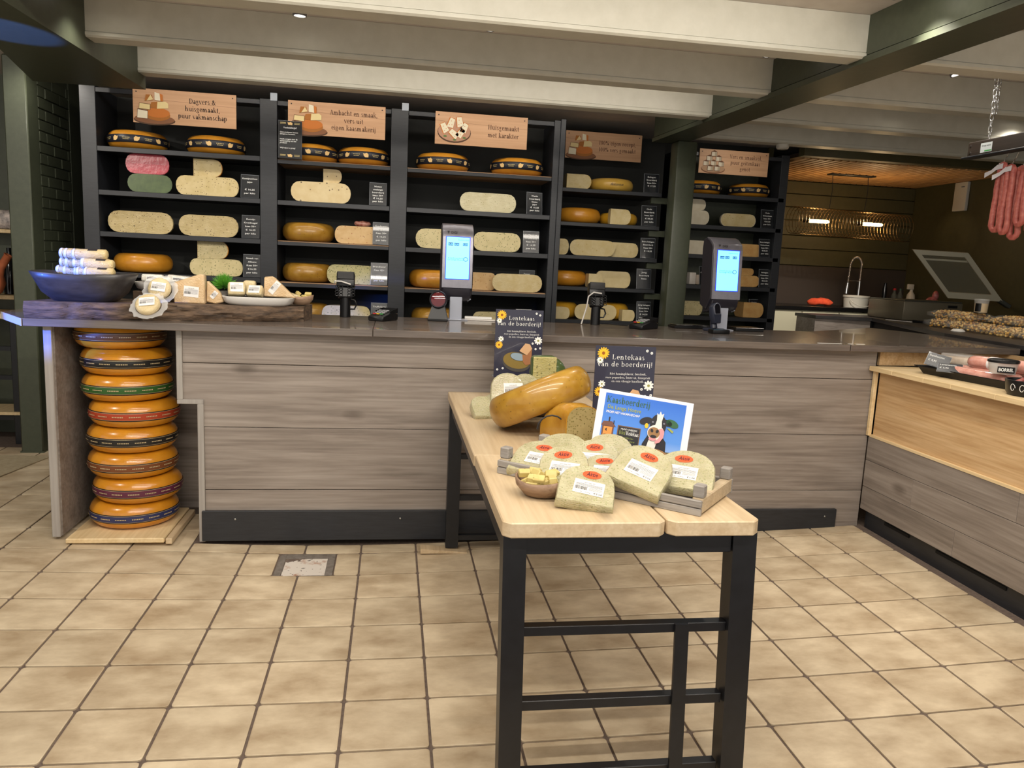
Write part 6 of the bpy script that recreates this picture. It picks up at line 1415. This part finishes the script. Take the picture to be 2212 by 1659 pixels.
def vacuum_sealer():
    t = thing('vacuum_sealer', 'beige vacuum sealing machine with its clear lid open', 'machine', (6.03, 2.44, ZW), (0, 0, 0))
    t.scale = (1.14, 1.0, 1.14)
    BG = P('beige_metal', (128, 120, 102), .35, .5)
    B().box(-.24, .25, -.14, .36, .001, .145, .01, None, 2).build('body', BG, t, smooth=40); B().box(-.235, .245, -.135, .35, .145, .152, .003).build('deck', P('grey_deck', (70, 72, 66), .4), t)
    B().box(.12, .20, -.146, -.14, .105, .125, .001).build('panel', BLACKPL, t)
    p0 = Vector((.22, .02, .18)); u = Vector((.40, -.10, -.008)); v = Vector((-.335, .02, .352))
    n = u.cross(v).normalized()
    FR = P('lid_frame', (186, 180, 158), .3, alpha=1)
    def pt(a, b_, o=0): return tuple(p0+u*a+v*b_+n*o)
    def strip(a0, b0, a1, b1, name='lid_frame'):
        b = B(); vs = [pt(a0, b0, -.012), pt(a1, b0, -.012), pt(a1, b1, -.012), pt(a0, b1, -.012), pt(a0, b0, .012), pt(a1, b0, .012), pt(a1, b1, .012), pt(a0, b1, .012)]
        b.add(vs, [(3, 2, 1, 0), (4, 5, 6, 7), (0, 1, 5, 4), (1, 2, 6, 5), (2, 3, 7, 6), (3, 0, 4, 7)]); return b
    strip(0, 0, 1, .13).build('lid_frame', FR, t); strip(0, .90, 1, 1).build('lid_frame', FR, t); strip(0, .13, .10, .90).build('lid_frame', FR, t); strip(.88, .13, 1, .90).build('lid_frame', FR, t)
    b = B(); b.add([pt(.08, .1), pt(.9, .1), pt(.9, .92), pt(.08, .92)], [(0, 1, 2, 3)]); b.build('lid_pane', P('lid_pane', (196, 200, 186), .05, alpha=.14, coat=.3), t)
    B().bar(pt(.08, .80, -.02), pt(.92, .80, -.02), .016, .014, .003).build('seal_bar', FR, t)
    B().bar(pt(.95, .02, -.012), pt(1.06, -.12, -.012), .05, .03, .004).build('hinge', P('grey_deck', (70, 72, 66), .4), t)
    # piece of salami wrapped behind
    b = B(); b.ell((0, 0, .09), (.085, .05, .10), 16, 12); b.noise(.015, 2, 14); b.ell((.03, 0, .2), (.03, .03, .045), 10, 8)
    o = b.build('salami_bag', noisy('red_marbled_meat', (150, 58, 62), (206, 130, 126), 30, rough=.35, coat=.4), loc=(6.46, 2.89, ZW+.012), smooth=180); tag(o, 'red marbled net of salami behind the open sealer lid', 'meat')
vacuum_sealer()

# ================================================================ KITCHEN
def kitchen():
    t = thing('kitchen_counter', 'kitchen unit with cream cupboard doors and black worktop', 'cabinet', (5.6, 3.3, 0))
    B().box(-.78, 1.24, .02, .55, .2, 1.108, 0).build('carcass', P('cream_carcass', (200, 196, 176), .5), t)
    B().box(-.78, 1.24, -.02, .555, 1.112, 1.150, .003).build('worktop', P('black_worktop', (20, 19, 19), .25), t)
    DM = P('cream_door', (212, 206, 178), .35, coat=.2)
    for x0, x1, hx in ((-.78, -.20, -.24), (-.196, .19, .15), (.194, .70, .24), (.704, 1.24, .75)):
        d = B().box(x0+.002, x1-.002, .0, .02, .22, 1.105, .003).build('door', DM, t); B().ell((hx, -.008, 1.06), (.007, .009, .007), 10, 8).build('knob', P('steel', (190, 190, 186), .3, 1), d, smooth=True)
    Z = 1.1505
    b = B(); bmesh.ops.create_uvsphere(b.bm, u_segments=22, v_segments=12, radius=1, matrix=Matrix.Diagonal((.13, .09, .055, 1)))
    for v in b.bm.verts: v.co.z = max(v.co.z, -.012)
    b.noise(.018, 1, 16); o = b.build('orange_cloth', noisy('orange_cloth', (200, 62, 30), (232, 92, 52), 30, rough=.9), loc=(5.68, 3.47, Z+.028), smooth=180); tag(o, 'crumpled orange cleaning cloth on the black worktop', 'cloth')
    b = B(); n = 16; vs = []; fs = []; r = random.Random(3)
    import mathutils
    for j in range(n+1):
        for i in range(9):
            u = i/8; v = j/n; y = 3.46-v*.335 if v < .62 else 3.46-.62*.335-.002; zz = Z+.05*(1-abs(v-.3)*1.2) if v < .62 else Z+.02-(v-.62)*.34
            vs.append((6.42+u*.16+.02*math.sin(v*9), y+.012*math.sin(u*14), zz+.010*math.sin(u*17+v*5)))
    for j in range(n):
        for i in range(8): k = j*9+i; fs.append((k, k+1, k+10, k+9))
    b.add(vs, fs); o = b.build('pink_cloth', noisy('pink_cloth', (160, 60, 62), (204, 110, 108), 60, rough=.9), smooth=180); tag(o, 'pink dishcloth hanging over the worktop edge near the sealer', 'cloth'); m = o.modifiers.new('thick', 'SOLIDIFY'); m.thickness = .006
    t = thing('white_bucket', 'white plastic bucket with handle standing by the tap', 'bucket', (6.08, 3.50, Z)); B().lathe([(0, 0), (.112, 0), (.122, .10), (.127, .10), (.127, .118), (.118, .118), (.112, .01), (0, .008)], 28).build('bucket', P('white_bucket', (222, 218, 204), .35), t, smooth=40); B().tube([(-.125*math.cos(a), -.06*math.sin(a)-.09, .09-.075*math.sin(a)) for a in [PI*i/10 for i in range(11)]], .003, 6).build('handle', P('white_bucket', (222, 218, 204), .35), t)
    t = thing('kitchen_tap', 'tall chrome pull-down kitchen tap with spring hose', 'tap', (6.20, 3.66, Z))
    B().cyl((0, 0, 0), (0, 0, .26), .017, .013, 14).build('column', CHROME, t, smooth=True); B().cyl((0, 0, .03), (.11, -.03, .05), .012, .008, 10).build('lever', BLACKPL, t, smooth=True); B().cyl((-.02, 0, .0), (-.02, 0, .1), .02, .02, 12).build('valve', BLACKPL, t, smooth=True)
    pts = [(0, 0, .26+.14*i/5) for i in range(6)]+[(-.065+.065*math.cos(a), -.01, .40+.10*math.sin(a)) for a in [PI*i/12 for i in range(1, 13)]]+[(-.13-.008*i/4, -.012, .40-.16*i/4) for i in range(1, 5)]
    # spring: helix round the hose
    b = B(); hel = []; tot = len(pts)-1
    for i in range(560):
        u = i/559*tot; k = min(int(u), tot-1); f = u-k; p = Vector(pts[k])*(1-f)+Vector(pts[k+1])*f; d = (Vector(pts[k+1])-Vector(pts[k])).normalized(); y = Vector((0, 1, 0)); x = y.cross(d).normalized(); an = i*.75; hel.append(p+(x*math.cos(an)+y*math.sin(an))*.013)
    b.tube(hel, .0028, 5); b.build('spring', CHROME, t, smooth=180); B().tube(pts, .008, 8).build('hose', P('grey_hose', (120, 118, 112), .4), t, smooth=180)
    B().cyl((-.138, -.012, .24), (-.146, -.014, .13), .013, .017, 12).build('spray_head', CHROME, t, smooth=True)
    B().tube([(0, 0, .26), (-.03, 0, .262), (-.13, -.01, .26)], .004, 6).build('holder_arm', CHROME, t)
    t = thing('dark_bottle', 'slim black bottle beside the sink', 'bottle', (6.49, 3.66, Z)); B().lathe([(0, 0), (.022, 0), (.022, .20), (.016, .235), (.016, .255), (0, .255)], 16).build('bottle', P('black_glass', (20, 20, 22), .1), t, smooth=40)
    for i, (x, capc, lab) in enumerate(((6.575, (190, 30, 30), 'clear bottle with a red cap beside the sink'), (6.64, (60, 80, 60), 'clear glass bottle without red cap beside the sink'))):
        t = thing('clear_bottle', lab, 'bottle', (x, 3.62, Z)); B().lathe([(0, 0), (.028, 0), (.028, .13), (.012, .17), (.012, .185), (0, .185)], 16).build('glass', P('bottle_glass', (120, 124, 116), .05, alpha=.5, coat=.6), t, smooth=40); B().lathe([(0, .186), (.015, .186), (.015, .205), (0, .207)], 12).build('cap', P('cap_%d' % i, capc, .4), t)
    t = thing('spray_bottle', 'white spray bottle beside the sink', 'bottle', (6.735, 3.58, Z)); B().lathe([(0, 0), (.042, 0), (.044, .10), (.036, .15), (.016, .18), (.016, .20), (0, .2)], 18).build('bottle', P('white_spray', (216, 208, 192), .35), t, smooth=40); B().box(-.05, .02, -.012, .012, .20, .255, .006, None, 2).build('trigger_head', P('white_spray', (216, 208, 192), .35), t, smooth=40); B().lathe([(.0445, .03), (.0450, .09)], 18, None, PI, 1.6*PI).build('label', P('red_label', (170, 70, 50), .5), t)
    t = thing('small_plate', 'white plate lying left of the pink dishcloth', 'plate', (6.36, 3.42, Z)); B().lathe([(0, 0), (.07, 0), (.10, .018), (.095, .02), (.065, .006), (0, .006)], 24).build('plate', WHITECER, t, smooth=True)
    t = thing('wall_box', 'small white box mounted on the olive side wall', 'box', (6.835, 3.16, 2.12)); B().box(-.02, .013, -.085, .085, 0, .27, .006, None, 2).build('box', P('white_box', (216, 212, 200), .4), t, smooth=40); B().box(-.023, -.02, -.05, -.01, .22, .23).build('mark', GREYINK, t)
    t = thing('hanging_strap', 'black leather strap with handle hanging on the shelving side', 'strap', (4.748, 2.66, 1.35)); b = B(); b.tube([(0, .045*math.cos(a), .55+.10*math.sin(a)) for a in [2*PI*i/16 for i in range(17)]], .009, 7); b.tube([(0, .02, .46), (.0, .04, .3), (.004, .02, .15), (.006, -.02, -.02)], [.011, .010, .010, .014], 8); b.build('strap', noisy('dark_leather', (30, 22, 18), (52, 34, 26), 20, rough=.5), t, smooth=180)
    B().cyl((-.019, 0, .655), (.012, 0, .655), .006, n=10).build('peg', BLACKMETAL, t)
kitchen()
def pendant():
    t = thing('pendant_lamp', 'long wire cage pendant lamp with two glowing tube bulbs', 'lamp', (5.73, 3.2, 2.455))
    B().box(-.26, .20, -.04, .04, -.075, -.02, .004).build('ceiling_bar', BLACKMETAL, t)
    for x in (-.22, .14): B().tube([(x, 0, -.075), (x+.012, 0, -.2), (x, 0, -.385)], .003, 6).build('cable', BLACKPL, t)
    WM = P('brass_wire', (112, 92, 62), .35, .9); x0, x1, R, zc = -.58, .58, .125, -.505
    b = B(); k = 34
    for i in range(k+1):
        x = x0+(x1-x0)*i/k; b.tube([(x, R*math.cos(a), zc-(x-x0)*.02+R*math.sin(a)) for a in [2*PI*j/16 for j in range(16)]], .0024, 4, True)
    b.build('cage_rings', WM, t)['kind'] = 'stuff'
    b = B()
    for j in range(14):
        a = 2*PI*j/14; b.tube([(x0, R*math.cos(a), zc+R*math.sin(a)), (x1, R*math.cos(a), zc-(x1-x0)*.02+R*math.sin(a))], .0016, 4)
    b.build('cage_wires', WM, t)['kind'] = 'stuff'
    GL = P('bulb_glow', (255, 206, 130), .4, emit=22)
    for x in (-.42, .13):
        bd = B().cyl((x-.05, 0, zc), (x, 0, zc), .018, .016, 12).build('bulb_socket', BLACKPL, t)
        b = B(); b.lathe([(0, 0), (.012, .004), (.016, .02), (.016, .19), (.010, .21), (0, .215)], 14, Matrix.Translation((x, 0, zc)) @ Matrix.Rotation(PI/2, 4, 'Y')); b.build('bulb', GL, t, smooth=True)
        l = bpy.data.lights.new('pendant_bulb_light', 'POINT'); l.energy = 4; l.color = (1, .70, .38); l.shadow_soft_size = .03; o = bpy.data.objects.new('pendant_bulb_light', l); COL.objects.link(o); o.location = (5.73+x+.1, 3.2, 2.455+zc+.03)
pendant()

# ================================================================ LEFT: NEXT ROOM
def left_room():
    t = thing('side_rack', 'dark side rack with pale wooden shelves in the next room', 'rack', (-1.25, 2.05, 0))
    for x in (-.30, .17): 
        for y in (-.08, .22): B().box(x, x+.055, y, y+.05, .03, .90, .003).build('leg', BLACKMETAL, t)
    for z in (.20, .48, .68): B().box(-.30, .20, -.07, -.04, z, z+.03).build('rail', BLACKMETAL, t)
    B().box(-.34, .25, -.12, .26, .90, .935, .004).build('top', PALEEDGE, t); B().box(-.34, .24, .05, .26, 1.02, 1.05, .003).build('shelf', PALEEDGE, t); B().box(-.34, .26, .05, .26, 1.47, 1.495, .003).build('shelf', PALEEDGE, t); B().box(-.34, .22, -.1, .2, .24, .26).build('low_shelf', PALEEDGE, t)
    B().box(.16, .20, .1, .14, .935, 1.47).build('post', wood('reddish_post', (74, 46, 32), (92, 60, 42), (108, 74, 54), 'Z', .5), t)
    b = B(); b.lathe([(0, 0), (.06, 0), (.085, .06), (.075, .12), (.04, .16), (.026, .20), (.024, .29), (.030, .30), (.022, .30), (.016, .24), (0, .2)], 24, Matrix.Rotation(.55, 4, 'Y'))
    o = b.build('terracotta_jug', noisy('terracotta', (150, 78, 44), (178, 98, 58), 20, rough=.8), loc=(-1.20, 1.93, 1.07), smooth=60); tag(o, 'terracotta jug tilted on the side rack', 'jug')
    t = thing('dark_bottle', 'dark bottle behind the terracotta jug', 'bottle', (-1.17, 2.22, 1.0505)); B().lathe([(0, 0), (.04, 0), (.04, .2), (.015, .26), (.015, .32), (0, .32)], 16).build('bottle', P('black_glass', (20, 20, 22), .1), t, smooth=40)
    t = thing('snack_box', 'pale box of packed sweets on the upper side rack shelf', 'box', (-1.11, 2.18, 1.4955)); b = B(); b.box(-.1, .08, -.06, .06, 0, .13, .012, None, 2); b.noise(.008, 2, 25); b.build('box', noisy('mixed_pack', (60, 58, 60), (222, 206, 196), 22, rough=.3, coat=.5), t, smooth=60)
    m = thing('stone_mat', 'grey-beige threshold mat beside the green pillar', 'mat', (-1.0, 1.30, fz(-.3, 1.2)+.004)); B().prism([(-.9, -.75), (.16, -.42), (.30, .30), (-.9, .34)], 0, .008, None, .002).build('mat', noisy('mat_stone', (150, 136, 108), (172, 158, 130), 40, rough=.9), m)
    rn = thing('cable_reel', 'coiled cable hook on the ceiling under the left end of the beams', 'hook', (.14, .95, 2.545)); b = B(); b.tube([(.03*math.cos(a), 0, -.03+.02*math.sin(a)) for a in [2*PI*i/12 for i in range(12)]], .004, 6, True); b.build('coil', LAMPG, rn)
LAMPG = P('coil_grey', (90, 88, 84), .5)
left_room()
def smoke_and_small():
    t = thing('smoke_detector', 'round white smoke detector under the beam by the goat cheese sign', 'detector', (4.26, 1.78, 2.37)); B().lathe([(0, 0), (.045, 0), (.045, -.022), (.035, -.032), (0, -.034)], 24).build('body', P('detector_white', (214, 208, 194), .5), t, smooth=40)
    t = thing('router_box', 'small grey box fixed under the ceiling right of the green beam', 'box', (4.35, 1.4, 2.549)); B().box(-.06, .06, -.05, .05, -.05, 0, .004).build('box', P('grey_fitting', (120, 112, 100), .5), t)
    t = thing('smoke_detector', 'pale detector near the steel chain at the right edge', 'detector', (4.62, -.27, 2.37)); B().lathe([(0, 0), (.05, 0), (.05, -.02), (.035, -.032), (0, -.034)], 24).build('body', P('detector_white', (214, 208, 194), .5), t, smooth=40)
smoke_and_small()
# ================================================================ CEILING SPOTS AND ADDED FILL TUBES (each housing carries its own light)
LAMPGREY = P('lamp_housing', (120, 120, 122), .4)
LAMPON = P('lamp_glow', (255, 244, 226), .5, emit=12)
def ceiling_spot(loc, target, watt, label, ang=115, r=.032, h=.055, col=WARM):
    d = (Vector(target)-Vector(loc)).normalized()
    M = Matrix.Translation(loc) @ d.to_track_quat('-Z', 'Y').to_matrix().to_4x4()
    t = thing('ceiling_spotlight', label, 'spotlight', M=M, group='ceiling spotlights')
    b = B(); b.lathe([(0, .0), (r, .0), (r, -h), (r*.82, -h), (r*.78, -h*.72), (0, -h*.72)], 16); b.build('housing', LAMPGREY, t, smooth=True)
    if watt:
        B().lathe([(0, -h*.93), (r*.8, -h*.93)], 16).build('lamp_face', LAMPON, t)
        spot('ceiling_spot_light', Vector(loc)+d*(h+.012), Vector(target), watt, ang, .75, col, .03)
    return t
def fill_tube(label, x0, x1, y, aim, watt, z=2.549, col=WARM):  # unseen area strip added for even fill, housing included
    """a long added fill lamp lying along X, out of sight under the ceiling"""
    t = thing('fill_tube', label, 'lamp', ((x0+x1)/2, y, z), group='added fill tubes under the ceiling'); L = (x1-x0)/2
    B().box(-L, L, -.022, .022, -.03, 0, .003).build('housing', LAMPGREY, t)
    B().box(-L+.01, L-.01, -.018, .018, -.034, -.030).build('diffuser', P('fill_tube_glow', (255, 244, 226), .5, emit=3), t)
    p = Vector(((x0+x1)/2, y, z-.045))
    area('fill_tube_light', p, p+Vector(aim), watt, .05, 2*L, col).rotation_euler = (Vector(aim)).to_track_quat('-Z', 'X').to_euler()
    return t
def lamps():
    ceiling_spot((1.03, .16, 2.549), (1.0, .30, 0), 14, 'lit ceiling spotlight between the white beams, near the first sign')
    ceiling_spot((.16, .16, 2.549), (.2, .35, 0), 12, 'lit ceiling spotlight at the left end of the white beams')
    ceiling_spot((1.90, .10, 2.549), (1.8, -.9, 0), 16, 'small ceiling spotlight turned away, above the middle of the counter')
    ceiling_spot((3.28, .10, 2.549), (2.8, -.7, .3), 16, 'tilted ceiling spotlight close to the green beam')
    fill_tube('added fill tube hidden behind the second white beam', .2, 3.3, .57, (0, 1, -.8), 7)
    fill_tube('added fill tube hidden above the top shelves', -.2, 3.2, 1.30, (0, .55, -1), 9)
    fill_tube('added fill tube above the table, in front of the nearest beam', .2, 3.4, -1.10, (0, 1, -1.2), 18)
    fill_tube('added fill tube over the front of the shop floor', .1, 3.4, -2.2, (0, .5, -1), 40)
    fill_tube('added fill tube over the very front of the shop floor', .1, 3.4, -3.3, (0, .6, -1), 42)
    ceiling_spot((-1.2, -1.0, 2.549), (-.7, 1.2, .8), 85, 'added fill spotlight left of the counter end', ang=120)  # unseen, added to brighten the front of the left pillar
    ceiling_spot((-.64, 1.42, 2.549), (-.8, 2.05, 1.3), 12, 'added fill spotlight beside the brick return', ang=140)  # added behind the left beam to lift the brick face
    ceiling_spot((2.2, -2.0, 2.549), (-.75, 2.0, 1.45), 190, 'added fill spotlight aimed at the left pillar', ang=32)  # added out of view to brighten pillar and left shelves
    ceiling_spot((4.33, .14, 2.549), (4.7, -.35, 1.0), 14, 'tilted lit spotlight behind the green beam', ang=110)
    ceiling_spot((4.62, .92, 2.549), (4.5, .5, 1.0), 14, 'lit ceiling spotlight above the corner of the counter', ang=120)
    ceiling_spot((5.50, .92, 2.549), (5.4, 1.0, 1.0), 16, 'lit ceiling spotlight above the bags of nuts', ang=130)
    ceiling_spot((5.15, 1.95, 2.549), (5.35, 3.3, .95), 130, 'ceiling spotlight near the kitchen', ang=55)
    ceiling_spot((4.15, 1.98, 2.549), (4.25, 2.6, 1.7), 5, 'ceiling spotlight in front of the goat cheese shelves', ang=140)
    ceiling_spot((3.35, -1.6, 2.549), (4.1, -.5, .5), 34, 'ceiling spotlight aimed at the pine panel', ang=75)
    ceiling_spot((3.35, -.8, 2.549), (4.1, -1.2, .3), 30, 'ceiling spotlight aimed at the plinth of the meat display', ang=80)
    ceiling_spot((4.6, -1.5, 2.549), (4.3, -.7, .9), 22, 'ceiling spotlight over the meat display', ang=120)
lamps()
